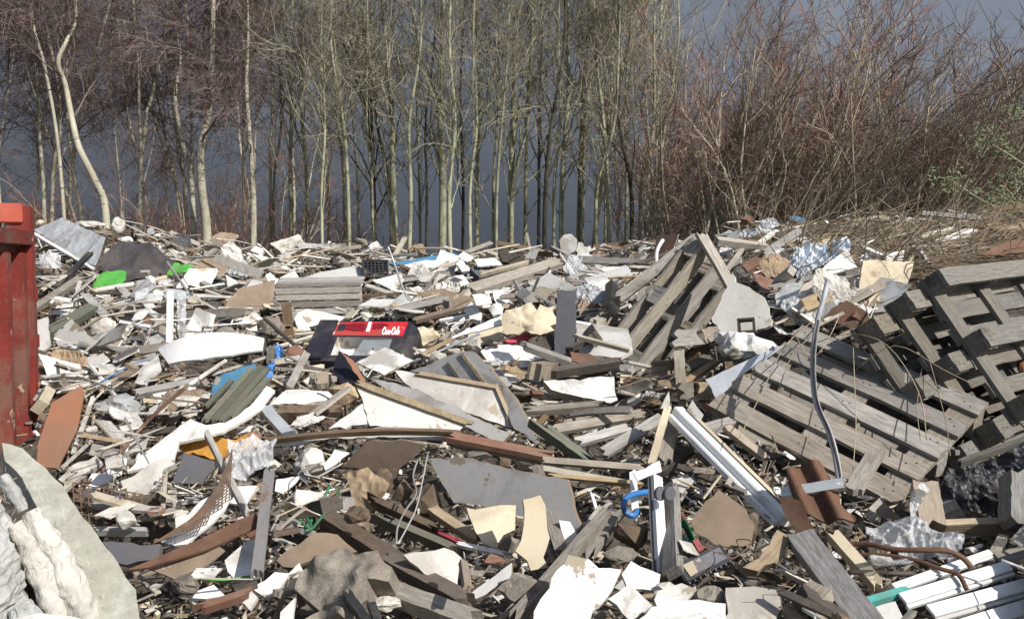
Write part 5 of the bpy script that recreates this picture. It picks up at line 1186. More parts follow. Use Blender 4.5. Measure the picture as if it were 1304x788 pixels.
while tries < 30000:
    tries += 1
    # even in depth, so near and far rows are filled alike
    y = 2.45 * (13.6 / 2.45) ** (rnd.random() ** .82); hw = y * .645 + .15; x = rnd.uniform(-hw, hw)
    kind = pick(rnd, WK); m = pick(rnd, MS[kind]); k = rnd.randrange(6)
    sc = rnd.uniform(.28, .62) if kind in ('plank', 'lath', 'tube', 'channel', 'batten', 'splinter', 'wire') else rnd.uniform(.3, .9)
    if y > 6: sc *= 1.15
    if kind in ('batten', 'splinter'): sc *= .8
    if kind == 'plank' and y > 5.5 and rnd.random() < .12: sc *= 1.7
    if y < 4.6: sc *= .8
    yaw = rnd.uniform(0, 2 * PI); tx = rnd.gauss(0, .38); ty = rnd.gauss(0, .3); up = rnd.random(); lift = abs(rnd.gauss(0, .06)) + .02; sy = rnd.uniform(.7, 1.3); st = rnd.uniform(.7, 1.4)
    z = H(x, y) + mound(x, y); q = proj((x, y, z + .05))
    if q is None or q[1] > 840: continue
    px, py, dd = q
    if count[kind] >= LIM[kind]: continue
    if px > 960 and py < 352:
        if kind in ('panel', 'block', 'plank', 'sheet') and rnd.random() < .5: continue
        sc = min(sc, .5)
    if (px > 1140 and 340 < py < 560) or (px > 960 and 430 < py < 560): continue
    ck = (int(px // 26), int(py // (11 if py < 450 else 20)))
    if cells.get(ck, 0) >= 4: continue
    if masked(px, py) < 50: continue
    N_ = Hn(x, y)
    Rr = Matrix.Rotation(yaw, 4, 'Z') @ Matrix.Rotation(tx, 4, 'X') @ Matrix.Rotation(ty, 4, 'Y')
    pose = 'flat' if abs(tx) + abs(ty) < .35 else 'tilted'
    if kind in ('plank', 'panel', 'lath', 'sheet', 'channel', 'batten', 'splinter') and up < .3:     # propped up
        Rr = Matrix.Rotation(rnd.uniform(-.9, .9), 4, 'Z') @ Matrix.Rotation(rnd.uniform(.5, 1.15), 4, 'X') @ Matrix.Rotation(rnd.uniform(-.5, .5), 4, 'Z' if kind in ('panel', 'sheet') else 'Y'); pose = 'propped'; lift += .08 * sc
    G = Vector((0, 0, 1)).rotation_difference(N_).to_matrix().to_4x4()
    lng = kind in ('plank', 'lath', 'batten', 'splinter', 'tube', 'channel', 'wire')
    ax_, bx_ = (.5, .04) if lng else (.3, .2) if kind in ('panel', 'sheet', 'shard') else (.13, .08)
    ok = False
    for shrink in (1, .66, .42):
        s2 = sc * shrink
        if s2 < .15: break
        Mx = Matrix.Translation((x, y, z + lift)) @ G @ Rr @ Matrix.Diagonal((s2, s2 * sy if kind not in ('tube', 'wire') else s2, s2 * (st if kind == 'lump' else 1) if kind != 'plank' else max(.7, s2), 1))
        bad = 0
        for u, w_ in ((-1, 0), (-.66, 0), (-.33, 0), (.33, 0), (.66, 0), (1, 0), (0, 1), (0, -1), (.6, .7), (-.6, -.7)):
            q = proj(Mx @ Vector((u * ax_, w_ * bx_, 0)))
            if q and masked(q[0], q[1]) < q[2] + .45: bad += 1
        if bad <= (0 if dd < 5.5 else 1): ok = True; break
    if not ok: continue
    sc = s2
    nm, cat, grp = KN[kind]
    o = add(nm, variant(kind, m, k), Mx, None, cat, grp)
    size = 'short' if sc < .4 else '' if sc < .62 else 'long' if kind in ('plank', 'lath', 'tube', 'channel', 'batten', 'splinter', 'wire') else 'large'
    if kind in ('panel', 'sheet', 'lump', 'block', 'shard'): size = 'small' if sc < .52 else '' if sc < .75 else 'large'
    describe(o, {'splinter': 'split board', 'wire': 'cable', 'block': 'wood offcut', 'panel': 'panel scrap', 'sheet': 'sheet', 'lump': 'rubble lump'}.get(kind, kind), m, size, pose, px, py)
    cells[ck] = cells.get(ck, 0) + 1; fi += 1; filler_objs.append(o); count[kind] += 1
for lab, os_ in used_labels.items():
    if len(os_) > 1:
        for o in os_: o['group'] = lab
print('loose pieces', count, 'placed', fi, 'labels', len(used_labels))

# planks in the pile on the crest left of centre and thin timber layers beneath the left slope
# ------------------------------------------------------------------ splinters and crumbs: far too many to count
def debris():
    rnd = random.Random(5); v, f, fm = [], [], []
    mats = ['grey', 'pale', 'tan', 'dwhite', 'earth', 'stone', 'dark', 'white', 'plaster', 'brown', 'twig', 'cream']; wts = [30, 14, 9, 10, 12, 12, 14, 6, 8, 10, 6, 3]
    for i in range(52000):
        y = 2.3 * (13.8 / 2.3) ** (rnd.random() ** .8); hw = y * .74 + .3; x = rnd.uniform(-hw, hw)
        z = H(x, y) + mound(x, y) * .85 - .075 + abs(rnd.gauss(0, .03)); q = proj((x, y, z))
        if q and masked(q[0], q[1]) < q[2] + .25 and rnd.random() < .93: continue
        mi = rnd.choices(range(12), wts)[0]
        s = (.008 + .03 * rnd.random() ** 2) * (1 + .14 * y)
        if mi in (3, 4, 5, 7, 8, 11): a, b_, c_ = s * .5, s * rnd.uniform(.2, .5), s * rnd.uniform(.04, .16)
        else: a, b_, c_ = s * rnd.uniform(.7, 1.8), s * rnd.uniform(.1, .22), s * .07
        R = Matrix.Rotation(rnd.uniform(0, PI), 3, 'Z') @ Matrix.Rotation(rnd.gauss(0, .5), 3, 'Y') @ Matrix.Rotation(rnd.gauss(0, .6), 3, 'X')
        b0 = len(v)
        for dx in (-1, 1):
            for dy in (-1, 1):
                for dz in (-1, 1):
                    q = R @ Vector((dx * a * rnd.uniform(.5, 1.15), dy * b_ * rnd.uniform(.35, 1.2), dz * c_)); v.append((x + q.x, y + q.y, z + q.z))
        for q in ((0, 1, 3, 2), (4, 6, 7, 5), (0, 4, 5, 1), (2, 3, 7, 6), (0, 2, 6, 4), (1, 5, 7, 3)): f.append(tuple(b0 + k for k in q)); fm.append(mi)
    add('splinter_litter', mesh_from('splinter_litter', v, f, [M[q] for q in mats], fm), Matrix.Identity(4), 'splinters, crumbs and chips covering the whole heap', 'litter', kind='stuff')
debris()
def brush():
    rnd = random.Random(8); v, f = [], []
    for i in range(4600):
        px = rnd.uniform(940, 1400); top = 296 - 10 * max(0, (px - 1100) / 200); py = rnd.uniform(top, 372 - max(0, (px - 1110)) * .18)
        if px < 1000 and rnd.random() < .6: continue
        d = hit(px, py); q = P(px, py, d); a = rnd.gauss(.25, .7); L = rnd.uniform(.2, .8)
        dr = Vector((math.cos(a), rnd.gauss(0, .5), .35 * math.sin(a) + rnd.uniform(-.05, .25))).normalized()
        pts = [q + Vector((0, 0, rnd.uniform(0, .1)))]
        for s in range(4):
            dr = (dr + Vector((rnd.gauss(0, .12), rnd.gauss(0, .12), -.1))).normalized(); pts.append(pts[-1] + dr * L / 4)
            if pts[-1].z < H(pts[-1].x, pts[-1].y): pts[-1].z = H(pts[-1].x, pts[-1].y) + .02
        tube_geo(pts, [.006, .005, .004, .003, .0015], 3, v, f, False)
    add('dry_brushwood', mesh_from('dry_brushwood', v, f, [M['twig']]), Matrix.Identity(4), 'dry brown stems and brushwood tangled over the right crest', 'brushwood', kind='stuff')
brush()
# loose dry stems hanging over the tilted pallet
stem_lbl = ['tall dry stem arching over the top right of the tilted pallet', 'thin dry stem hanging down the middle of the tilted pallet', 'dry stem crossing the left boards of the tilted pallet', 'dry stem hanging before the gap between the two right pallets',
            'dry stem curling round the bent metal strip', 'dry stem reaching from the brushwood to the tilted pallet top', 'long dry stem across the right end of the tilted pallet', 'dry stem trailing in front of the upturned pallet']
for lab, pix, ds in zip(stem_lbl, ['1030,440 1080,425 1130,440 1170,500 1180,560', '1086,430 1088,480 1090,540 1086,600', '1040,405 1000,440 970,500 940,560', '1180,440 1172,480 1168,520 1172,560',
                                   '1010,420 1030,455 1050,440 1070,400', '1060,375 1040,420 1010,450 990,500', '1180,445 1195,500 1205,540 1210,580', '1090,470 1140,440 1200,470 1240,490'],
                        [[4.6, 4.4, 4.2, 4.0, 3.9], [4.5, 4.2, 3.9, 3.6], [4.9, 4.4, 4.1, 3.8], [4.5, 4.3, 4.1, 3.9], [4.5, 4.3, 4.25, 4.5], [5.2, 4.7, 4.4, 4.1], [4.4, 4.1, 3.9, 3.7], [4.4, 4.3, 4.2, 4.2]]):
    t('dry_stem', lab, 'dry stem', pix, 1.3, 'twig', ds=ds, sides=4)
# ------------------------------------------------------------------ ground
def ground():
    xs = np.unique(np.concatenate([np.linspace(-400, -16, 14), np.linspace(-15, -9, 25), np.linspace(-9, 9, 200), np.linspace(9, 15, 25), np.linspace(16, 400, 14)]))
    ys = np.unique(np.concatenate([np.linspace(-300, -2, 12), np.linspace(-1, 2, 14), np.linspace(2, 15, 190), np.linspace(15, 22, 22), np.linspace(24, 700, 24)]))
    v = []; f = []
    for yy in ys:
        for xx in xs:
            z = H(xx, yy) if (GX0 < xx < GX1 and GY0 < yy < GY1) else 0.
            q = Vector((xx, yy, 0))
            if abs(xx) < 15 and -1 < yy < 17: z += -.13 + .1 * fbm(q, 1.3, 4) + mound(xx, yy) + .03 * noise.noise(q * 9)
            elif yy > 14 or abs(xx) > 15: z += .08 * noise.noise(q * .5)
            v.append((xx, yy, z))
    n = len(xs)
    for j in range(len(ys) - 1):
        for i in range(n - 1): f.append((j * n + i, j * n + i + 1, (j + 1) * n + i + 1, (j + 1) * n + i))
    m = bpy.data.materials.new('rubble_soil'); m.use_nodes = True; N = m.node_tree.nodes; L = m.node_tree.links
    tc = N.new('ShaderNodeTexCoord'); vz = N.new('ShaderNodeTexVoronoi'); vz.inputs['Scale'].default_value = 16; nz = N.new('ShaderNodeTexNoise'); nz.inputs['Scale'].default_value = 9; nz.inputs['Detail'].default_value = 8
    rp = N.new('ShaderNodeValToRGB'); e = rp.color_ramp.elements; e[0].color = (.035, .028, .022, 1); e[1].color = (.15, .122, .092, 1); e[0].position = .3; e[1].position = .72
    mx = N.new('ShaderNodeMix'); mx.data_type = 'RGBA'; mx.blend_type = 'MULTIPLY'; mx.inputs[0].default_value = .6
    sep = N.new('ShaderNodeSeparateColor')
    L.new(tc.outputs['Object'], vz.inputs['Vector']); L.new(tc.outputs['Object'], nz.inputs['Vector']); L.new(nz.outputs['Fac'], rp.inputs['Fac'])
    L.new(rp.outputs[0], mx.inputs[6]); L.new(vz.outputs['Color'], sep.inputs[0])
    mr = N.new('ShaderNodeMapRange'); mr.inputs[3].default_value = .3; mr.inputs[4].default_value = 1.5; L.new(sep.outputs[0], mr.inputs[0]); L.new(mr.outputs[0], mx.inputs[7])
    bs = N['Principled BSDF']; bs.inputs['Roughness'].default_value = 1; L.new(mx.outputs[2], bs.inputs['Base Color'])
    bp = N.new('ShaderNodeBump'); bp.inputs['Strength'].default_value = .8; bp.inputs['Distance'].default_value = .03; L.new(nz.outputs['Fac'], bp.inputs['Height']); L.new(bp.outputs[0], bs.inputs['Normal'])
    add('ground', mesh_from('ground', v, f, [m]), Matrix.Identity(4), 'rubble and soil ground under the heap and woodland', 'ground', kind='structure')
ground()

# ------------------------------------------------------------------ trees
TM = {}
TM['birch'] = mat('birch_bark', (.5,.46,.36), (.33,.31,.23), 7, (1,1,1), .8, .3, (.17,.17,.1), .35, 2.5, .15, bands=((.07,.06,.05), 3.0, (1.2,1.2,7), .62))
TM['birchtwig'] = mat('birch_twigs', (.22,.16,.145), (.14,.1,.092), 3, (1,1,1), .8, 0, var=.25)
TM['ash'] = mat('green_grey_bark', (.46,.45,.315), (.2,.205,.125), 14, (1,1,.35), .85, .9, (.11,.13,.05), .5, 3, .25)
TM['ashtwig'] = mat('grey_brown_twigs', (.36,.315,.235), (.22,.195,.135), 3, (1,1,1), .85, 0, var=.25)
TM['ivy'] = mat('dark_ivy_bark', (.06,.055,.04), (.03,.03,.022), 9, (1,1,1), .9, .5, (.05,.07,.03), .4, 4, .2)
TM['willow'] = mat('tan_shrub_bark', (.5,.43,.315), (.29,.25,.18), 6, (1,1,1), .8, .2, (.12,.12,.06), .3, 3, .3)
TM['willowtwig'] = mat('tan_shrub_twigs', (.28,.2,.15), (.17,.12,.09), 3, (1,1,1), .85, 0, var=.3)
TM['redtwig'] = mat('red_brown_twigs', (.38,.2,.15), (.23,.12,.09), 3, (1,1,1), .85, 0, var=.25)
TM['leaf'] = mat('ivy_leaf', (.2,.27,.12), (.1,.16,.06), 9, (1,1,1), .5, 0, (.4,.44,.3), .35, 8, .2, spec=.5)

def grow(kind, seed, h, r0, path=None, nbr=None):
    rnd = random.Random(seed); tv, tf, cv, cf = [], [], [], []
    birch = kind == 'birch'; shrub = kind in ('willow', 'red')
    def wander(p0, d, L, n, curl, lift):
        pts = [p0]
        for i in range(n):
            d = (d + Vector((rnd.gauss(0, curl), rnd.gauss(0, curl), rnd.gauss(0, curl) + lift))).normalized()
            pts.append(pts[-1] + d * (L / n))
        return pts, d
    def along(pts, u):
        k = min(len(pts) - 2, int(u * (len(pts) - 1))); a = u * (len(pts) - 1) - k
        return pts[k].lerp(pts[k + 1], a), (pts[k + 1] - pts[k]).normalized()
    def child_dir(t_, ang):
        o = t_.orthogonal().normalized(); o.rotate(Matrix.Rotation(rnd.uniform(0, 2 * PI), 3, t_))
        return (t_ * math.cos(ang) + o * math.sin(ang)).normalized()
    def twigs(pts, n, L, lvl, droop):
        for _ in range(n):
            q, t_ = along(pts, rnd.uniform(.15, 1)); d = child_dir(t_, rnd.uniform(.35, .95))
            LL = L * rnd.uniform(.5, 1.2); tp, _d = wander(q, d, LL, 3, .16, droop)
            rr = (.0034 if lvl else .005) if birch else (.0036 if lvl else .0052) if shrub else (.0026 if lvl else .0038)
            tube_geo(tp, [rr, rr * .8, rr * .65, rr * .45], 3, cv, cf, False)
            if lvl < 1: twigs(tp, 4 if not shrub else 3, LL * .6, lvl + 1, droop)
    def limb(pts, r, lvl):
        n = len(pts); tube_geo(pts, [max(.006, r * (1 - .78 * i / (n - 1))) for i in range(n)], 9 if lvl == 0 else 6 if lvl == 1 else 4, tv if lvl < (1 if birch else 2) else cv, tf if lvl < (1 if birch else 2) else cf, False)
    stems = []
    if shrub:
        for i in range(nbr or 15):
            a = rnd.uniform(0, 2 * PI); lean = rnd.uniform(.05, .85) ** 1.2
            d = Vector((math.cos(a) * lean + .42, math.sin(a) * lean * .7, 1)).normalized()
            L = h * rnd.uniform(.6, 1.05)
            pts, _ = wander(Vector((math.cos(a) * .2, math.sin(a) * .2, -.1)), d, L, 9, .085, .015); stems.append((pts, r0 * rnd.uniform(.5, 1.1), L))
    else:
        if path: pts = smooth_path([Vector(q) for q in path], 4)
        else: pts, _ = wander(Vector((0, 0, -.15)), Vector((rnd.gauss(0, .05), rnd.gauss(0, .04), 1)).normalized(), h, 14, .035 if not birch else .06, .05)
        L = sum((pts[i + 1] - pts[i]).length for i in range(len(pts) - 1)); stems.append((pts, r0, L))
        if not path and rnd.random() < .45:      # a second leader from low down
            q, t_ = along(pts, rnd.uniform(.12, .35)); p2, _ = wander(q, child_dir(t_, .22), h * .65, 10, .05, .08); stems.append((p2, r0 * .62, h * .65))
    for pts, r, L in stems:
        limb(pts, r, 0)
        for j in range(nbr if (nbr and not shrub) else (5 if shrub else 17)):
            u = rnd.uniform(.16 if not birch else .34, .97) if not shrub else rnd.uniform(.2, .97); q, t_ = along(pts, u)
            ang = rnd.uniform(.55, 1.0) if birch else rnd.uniform(.22, .6) if not shrub else rnd.uniform(.2, .6)
            BL = (L * .26 * (1.15 - u * .7)) * rnd.uniform(.6, 1.25) if not shrub else L * .35 * rnd.uniform(.6, 1.2)
            bp, _ = wander(q, child_dir(t_, ang), BL, 8, .17 if not shrub else .15, .05 if not birch else .04); limb(bp, max(.009, r * .32 * (1.15 - u)), 1)
            for k in range(6 if not shrub else 3):
                q2, t2 = along(bp, rnd.uniform(.2, 1)); sl = BL * rnd.uniform(.25, .55)
                sp, _ = wander(q2, child_dir(t2, rnd.uniform(.35, .8)), sl, 5, .18 if not shrub else .1, 0 if birch else .06); limb(sp, .0085 if shrub else .0065, 2)
                twigs(sp, 5 if birch else 2, .55 if birch else .45, 0, -.10 if birch else .07)
            twigs(bp, 4 if birch else 2, .5, 0, -.1 if birch else .06)
        twigs(pts[len(pts) // 2:], 10, .6, 0, 0 if not birch else -.06)
    return (tv, tf), (cv, cf)
tvar = {}
def tree_meshes(kind, seed, h, r0, **kw):
    key = (kind, seed)
    if key not in tvar:
        (tv, tf), (cv, cf) = grow(kind, seed, h, r0, **kw)
        bk, tw = {'birch': ('birch', 'birchtwig'), 'ash': ('ash', 'ashtwig'), 'willow': ('willow', 'willowtwig'), 'red': ('willow', 'redtwig')}[kind]
        tvar[key] = (mesh_from('trunk', tv, tf, [TM[bk]], smooth=True), mesh_from('crown', cv, cf, [TM[tw]]))
    return tvar[key]
tcount = 0
def tree(name, label, cat, px, d, kind, seed, h=11, r0=.12, s=1., rz=0., group=None, lean=0., bark=None, zb=None, **kw):
    global tcount; tcount += 1
    x = (px - CX) / F * d; y = d
    z = H(x, y) if (GX0 < x < GX1 and y < GY1) else 0
    tm, cm = tree_meshes(kind, seed, h, r0, **kw)
    Mx = Matrix.Translation((x, y, z)) @ Matrix.Rotation(lean, 4, 'Y') @ Matrix.Rotation(rz, 4, 'Z') @ Matrix.Diagonal((s, s, s, 1))
    root = empty(name, Mx, label, cat, group)
    a = add('trunk', tm, Mx, parent=root); add('crown', cm, Mx, parent=root)
    if bark: a.material_slots[0].link = 'OBJECT'; a.material_slots[0].material = TM[bark]
    return root
def wpath(d, pix):
    """trunk course from directions at the tree's own distance, bent a little in depth"""
    b0 = None; out = []
    for i, (px, py) in enumerate(parse(pix)):
        q = P(px, py, d); 
        if b0 is None:
            b0 = Vector(((px - CX) / F * d, d, H((px - CX) / F * d, d)))
            out.append((0, 0, -.2)); continue
        out.append((q.x - b0.x, .12 * math.sin(i * 1.7), q.z - b0.z))
    return out
R = random.Random(77)
# hero trees
d = 16.5; tree('birch_tree', 'large silver birch with forked pale trunk left of centre, standing behind the heap', 'birch tree', 262, d, 'birch', 101, r0=0.093, path=wpath(d, '264,330 264,300 262,240 264,190 272,140 274,90 281,40 283,0 288,-60 292,-140'), nbr=19)
d = 16.8; tree('birch_tree', 'slim birch stem rising close behind the forked birch left side', 'birch tree', 250, d, 'birch', 102, r0=0.053, path=wpath(d, '262,330 256,240 250,190 243,130 246,80 238,10 236,-60 230,-130'), nbr=16)
d = 16; tree('birch_tree', 'silver birch leaning left with a high fork, above the foam lumps', 'birch tree', 138, d, 'birch', 103, r0=0.074, path=wpath(d, '141,310 136,270 128,230 112,190 98,150 90,110 88,85 98,60 105,30 106,-10 108,-70'), nbr=17)
d = 16.1; tree('birch_tree', 'thin left arm birch rising from the high fork of the leaning birch', 'birch tree', 88, d, 'birch', 104, r0=0.037, path=wpath(d, '112,310 100,200 90,90 82,50 73,10 68,-40 62,-90'), nbr=14)
d = 16.6; tree('birch_tree', 'straight pale birch right of the forked birch', 'birch tree', 320, d, 'birch', 105, r0=0.062, path=wpath(d, '319,335 321,280 323,220 322,170 316,110 318,60 322,0 324,-80'), nbr=15)
d = 18; tree('birch_tree', 'thin birch at the left with a slanting lower stem', 'birch tree', 62, d, 'birch', 106, r0=0.043, path=wpath(d, '62,320 66,250 76,200 86,175 80,120 70,60 64,0 60,-70'), nbr=18)
mid = [(439, 19, 430, .085, 'ash', 'thin green grey tree left of the dark ivy trunk'), (480, 17.2, 466, .13, 'ivy', 'dark ivy covered trunk left of centre'), (507, 17, 492, .135, 'ash', 'thick pale grey trunk right of the dark ivy trunk'),
       (560, 17, 566, .17, 'ash', 'thickest greenish trunk, forking halfway, behind the blue beam'), (610, 18, 608, .1, 'ash', 'straight slim green trunk right of the thickest trunk'), (648, 17, 658, .15, 'ash', 'stout grey trunk behind the widest plank'),
       (666, 19.5, 676, .09, 'ash', 'slender tree close right of the stout grey trunk'), (684, 20, 690, .09, 'ivy', 'dark slender tree behind the round plate'), (716, 17.5, 722, .12, 'ash', 'left trunk of the pale pair behind the round plate'), (733, 18, 748, .11, 'ash', 'right trunk of the pale pair behind the round plate'),
       (746, 17.4, 806, .11, 'ash', 'pale trunk leaning right, right of centre'), (794, 20, 800, .09, 'ash', 'slim trunk behind the right leaning one'), (375, 18.5, 368, .1, 'ash', 'left trunk of the green pair behind the plank pile'), (387, 19, 392, .1, 'ash', 'right trunk of the green pair behind the plank pile'),
       (345, 20, 350, .08, 'ash', 'slim dark tree between the straight birch and the green pair'), (418, 21, 412, .09, 'ash', 'slim tree behind the slatted crate'), (536, 21, 530, .08, 'ash', 'slim tree between the thick pale trunk and the thickest trunk'), (586, 20, 592, .08, 'ivy', 'dark slim tree right behind the thickest trunk'),
       (628, 21, 636, .08, 'ash', 'thin tree left behind the stout grey trunk'), (770, 21.5, 778, .08, 'ash', 'thin upright tree right of the leaning trunk'), (823, 19.5, 838, .08, 'birch', 'pale speckled stem right of the slim trunks'), (456, 22, 450, .08, 'ash', 'thin tree far behind the dark ivy trunk')]
for i, (px, d, ptop, r, bk, lab) in enumerate(mid):
    w = R.uniform(-8, 8); mp = f'{px},325 {px + (ptop - px) * .3 + w * .4},240 {px + (ptop - px) * .6 - w * .5},130 {ptop},20 {ptop + (ptop - px) * .3},-120 {ptop + (ptop - px) * .45 + w},-240'
    tree('bare_tree', lab, 'tree', px, d, 'ash', 200 + i, r0=r * .5, path=wpath(d, mp), nbr=30 if r > .1 else 22, bark=bk if bk != 'ash' else None)
thin = [(412, 17.5), (446, 17.6), (472, 18.2), (518, 17.4), (540, 18.0), (576, 17.2), (602, 17.6), (632, 17.3), (656, 18.6), (692, 17.6), (708, 18.4), (740, 18.8), (764, 17.6), (776, 18.2), (800, 17.8), (820, 18.6), (352, 19), (494, 20), (836, 18)]
for i, (px, d) in enumerate(thin):
    d = d - 1.7 if i < 16 else d
    tp = px + R.uniform(-22, 26); w = R.uniform(-5, 5)
    tree('sapling', ['thin bare sapling among the centre trunks', 'dark thin sapling among the centre trunks'][i % 5 == 4], 'sapling', px, d, 'ash', 600 + i, r0=R.uniform(.028, .048), path=wpath(d, f'{px},325 {px + w},250 {(px + tp) / 2 - w},160 {tp + w * .5},60 {tp},-40 {tp + w * 2},-130'), nbr=12, bark='ivy' if i % 5 == 4 else None,
         group=['thin pale saplings among the centre trunks', 'thin dark saplings among the centre trunks'][i % 5 == 4])
# shrubs on the right
sh = [(850, 16, 5.2), (890, 15, 4.8), (925, 17, 6.0), (960, 14.5, 4.6), (1000, 15.5, 5.2), (1035, 17, 6.4), (1075, 14.5, 5.2), (1110, 16, 5.6), (1150, 14, 4.6), (1190, 15.5, 5.0), (1230, 14.5, 4.6), (1275, 15.5, 5.0), (1320, 14, 4.8), (1360, 16, 5.4), (1010, 19, 6.2), (1080, 19, 6.6), (1240, 19, 5.4), (1310, 20, 6.6), (870, 20, 7.0), (945, 20, 6.6), (800, 17, 4.4)]
pos = ['behind the steep pallet', 'right behind the steep pallet top', 'tall behind the cracked white board', 'low behind the grey crest plank', 'behind the crest left of the blue tarp', 'tallest, under the gap of sky', 'behind the crumpled blue tarp', 'behind the right end of the blue tarp', 'low behind the white strip on the crest', 'behind the white painted crest board',
       'low at the right behind the crest board', 'behind the slumped brown bundle', 'low at the right edge of the wood', 'just past the right edge of the wood', 'far back under the open sky', 'far back and red brown under the open sky', 'far back at the right below the sky', 'tall and far back at the right edge', 'tall and far back right of centre', 'far back behind the tall tan shrub', 'low below the right leaning trunk']
for i, ((px, d, h), ps) in enumerate(zip(sh, pos)):
    kd = 'willow' if d < 16.6 and px < 1200 else 'red'
    h *= 1.08 * {1035: .98, 1080: .95, 870: .95, 800: 1, 850: .95, 890: .9, 925: .95, 945: .9}.get(px, .8)
    tree('shrub', f'{"tan" if kd == "willow" else "red brown"} many stemmed bare shrub {ps}', 'shrub', px, d, kd, 400 + (i % 7) + (0 if kd == 'willow' else 20), h=5.2, r0=.042, s=h / 5.2, rz=R.uniform(-.5, .5))
# rows deeper in the wood
for i in range(18):
    px = -140 + i * 58 + R.uniform(-14, 14); d = R.uniform(20, 30)
    if 400 < px < 820: continue
    if px < 400: tree('birch_tree', 'slim birch in the deeper rows on the left of the wood', 'birch tree', px, d, 'birch', 300 + i % 4, h=12, r0=.06, s=R.uniform(.85, 1.15), rz=R.uniform(0, 6.28), group='birches deep in the wood at the left')
    else: tree('bare_tree', 'slim bare tree in the deeper rows behind the centre trunks', 'tree', px, d, 'ash', 310 + i % 4, h=12, r0=.055, s=R.uniform(.8, 1.1), rz=R.uniform(0, 6.28), group='bare trees deep in the wood behind the centre')
for i in range(9):
    px = -120 + i * 60 + R.uniform(-20, 20); d = R.uniform(17.5, 24) 
    tree('shrub', 'red brown undergrowth shrub between the trunks of the wood', 'shrub', px, d, 'red', 420 + i % 7, h=5.2, r0=.035, s=R.uniform(.5, .8), rz=R.uniform(0, 6.28), group='undergrowth shrubs between the trunks')
for i in range(8):
    px = 860 + i * 66 + R.uniform(-20, 20); d = R.uniform(19, 24); s = R.uniform(1.0, 1.2)
    tree('shrub', 'red brown bare shrub in the far row on the right', 'shrub', px, d, 'red', 420 + i % 7, h=5.2, r0=.035, s=s, rz=R.uniform(0, 6.28), group='far row of shrubs on the right')

for i in range(15):
    tree('shrub', 'low red brown scrub at the foot of the trees', 'shrub', 60 + i * 54 + R.uniform(-20, 20), R.uniform(16.6, 18.2), 'red', 420 + i % 7, h=5.2, r0=.035, s=R.uniform(.22, .42), rz=R.uniform(0, 6.28), group='low scrub at the foot of the trees')
for i in range(7):
    tree('birch_tree', 'slim birch in the deeper rows on the left of the wood', 'birch tree', -60 + i * 62 + R.uniform(-15, 15), R.uniform(17.5, 21), 'birch', 300 + i % 4, h=12, r0=.06, s=R.uniform(.7, .95), rz=R.uniform(0, 6.28), group='birches deep in the wood at the left')
# leafy branch shrub reaching in from the right
def leafy():
    rnd = random.Random(3); d = 11.0; base = P(1420, 300, d); base.z = H(base.x, base.y)
    root = empty('leafy_shrub', Matrix.Translation(base), 'shrub with small green leaves reaching in from the right edge', 'shrub')
    v, f, lv, lf = [], [], [], []
    courses = ['1420,330 1360,290 1310,272 1260,260 1215,232 1196,226', '1420,320 1380,270 1330,230 1290,200 1255,180 1242,175', '1420,310 1390,220 1350,170 1310,148 1290,140', '1420,330 1370,300 1330,276 1290,258 1270,246', '1420,330 1400,300 1340,262 1300,232 1284,222']
    for cidx, s in enumerate(courses):
        pts = smooth_path([P(a, b_, d + .2 * cidx - .3) for a, b_ in parse(s)], 5)
        tube_geo([q - base for q in pts], [.013 * (1 - .8 * i / len(pts)) for i in range(len(pts))], 6, v, f, False)
        for _ in range(260):
            q = rnd.choice(pts[len(pts) // 3:]) + Vector((rnd.gauss(0, .1), rnd.gauss(0, .12), rnd.gauss(0, .075)))
            a = Vector((rnd.gauss(0, 1), rnd.gauss(0, 1), rnd.gauss(0, 1))).normalized(); b_ = a.orthogonal().normalized(); L = rnd.uniform(.02, .04); q = q - base; b0 = len(lv)
            for e in (q - a * L, q + b_ * L * .45 + a * L * .1, q + a * L, q - b_ * L * .45 + a * L * .1): lv.append(tuple(e))
            lf.append((b0, b0 + 1, b0 + 2, b0 + 3))
    add('branch', mesh_from('branch', v, f, [TM['ash']], smooth=True), Matrix.Translation(base), parent=root)
    add('foliage', mesh_from('foliage', lv, lf, [TM['leaf']]), Matrix.Translation(base), parent=root)
leafy()

# ------------------------------------------------------------------ camera, sky, sun
cam = bpy.data.cameras.new('camera'); co = bpy.data.objects.new('camera', cam); COL.objects.link(co); S.camera = co
cam.sensor_width = 36; cam.lens = 36 * F / 1304; cam.clip_end = 2000; cam.clip_start = .05
co.location = CAM; co.rotation_euler = (PI / 2 - PITCH, 0, 0)
SUN = Vector((.60, -.56, .60)).normalized()
sl = bpy.data.lights.new('sun', 'SUN'); sl.energy = 5.0; sl.angle = math.radians(.5); sl.color = (1, .965, .91)
so = bpy.data.objects.new('sun', sl); COL.objects.link(so); so.rotation_euler = SUN.to_track_quat('Z', 'Y').to_euler(); so.location = (8, -8, 12)
w = bpy.data.worlds.new('World'); S.world = w; w.use_nodes = True; N = w.node_tree.nodes; L = w.node_tree.links
bg = N['Background']; sk = N.new('ShaderNodeTexSky'); sk.sky_type = 'NISHITA'; sk.sun_disc = False
sk.sun_elevation = math.asin(SUN.z); sk.sun_rotation = math.atan2(SUN.x, SUN.y)
tc = N.new('ShaderNodeTexCoord'); sx = N.new('ShaderNodeSeparateXYZ'); L.new(tc.outputs['Generated'], sx.inputs[0])
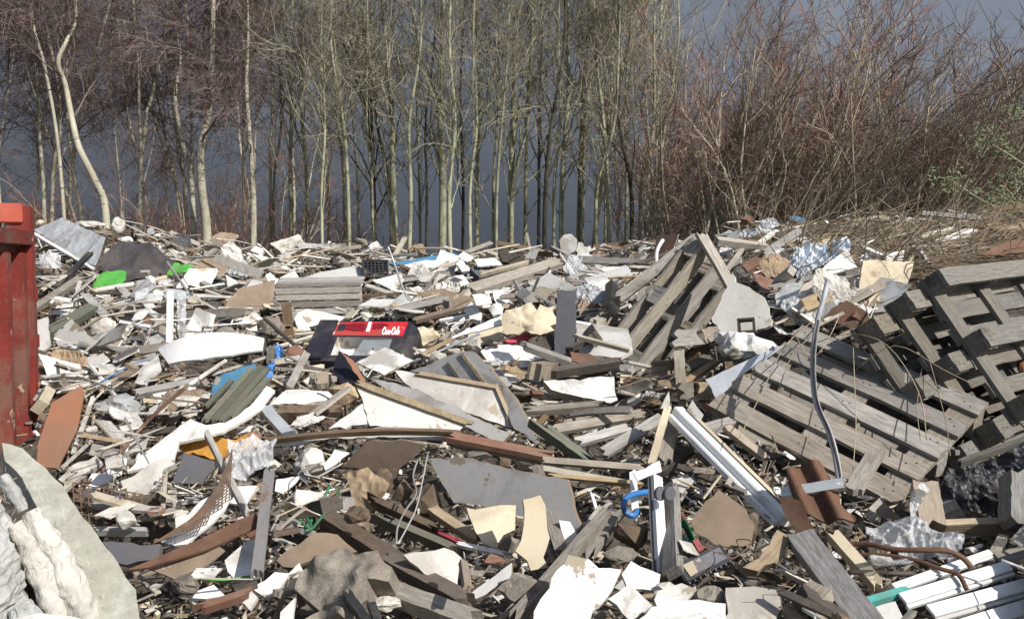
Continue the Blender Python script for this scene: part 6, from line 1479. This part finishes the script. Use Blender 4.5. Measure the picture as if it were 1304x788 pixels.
nz = N.new('ShaderNodeTexNoise'); nz.inputs['Scale'].default_value = 3.4; nz.inputs['Detail'].default_value = 5; L.new(tc.outputs['Generated'], nz.inputs['Vector'])
rp = N.new('ShaderNodeValToRGB'); e = rp.color_ramp.elements; e[0].position = .35; e[1].position = .7
e[0].color = (.82, .94, 1.2, 1); e[1].color = (1.35, 1.54, 1.88, 1); L.new(nz.outputs['Fac'], rp.inputs['Fac'])
# the storm cloud bank covers the sky ahead and lightens upwards
el = N.new('ShaderNodeMapRange'); el.inputs[1].default_value = .02; el.inputs[2].default_value = .34; el.inputs[3].default_value = .72; el.inputs[4].default_value = 1.75; L.new(sx.outputs['Z'], el.inputs[0])
ex = N.new('ShaderNodeMapRange'); ex.inputs[1].default_value = -.5; ex.inputs[2].default_value = .5; ex.inputs[3].default_value = .85; ex.inputs[4].default_value = 1.3; L.new(sx.outputs['X'], ex.inputs[0])
ml = N.new('ShaderNodeMath'); ml.operation = 'MULTIPLY'; L.new(el.outputs[0], ml.inputs[0]); L.new(ex.outputs[0], ml.inputs[1])
sc_ = N.new('ShaderNodeVectorMath'); sc_.operation = 'SCALE'; L.new(rp.outputs[0], sc_.inputs[0]); L.new(ml.outputs[0], sc_.inputs['Scale'])
fr = N.new('ShaderNodeMapRange'); fr.interpolation_type = 'SMOOTHSTEP'; fr.inputs[1].default_value = -.35; fr.inputs[2].default_value = .25; L.new(sx.outputs['Y'], fr.inputs[0])
mx = N.new('ShaderNodeMix'); mx.data_type = 'RGBA'; L.new(fr.outputs[0], mx.inputs[0]); L.new(sk.outputs[0], mx.inputs[6]); L.new(sc_.outputs[0], mx.inputs[7])
L.new(mx.outputs[2], bg.inputs['Color']); bg.inputs['Strength'].default_value = .1
S.view_settings.view_transform = 'Standard'; S.view_settings.look = 'None'; S.view_settings.exposure = .14; S.view_settings.gamma = 1; S.view_settings.use_curve_mapping = False
S.render.engine = 'CYCLES'; S.cycles.use_denoising = True; S.cycles.max_bounces = 6; S.cycles.transparent_max_bounces = 12
S.render.film_transparent = False
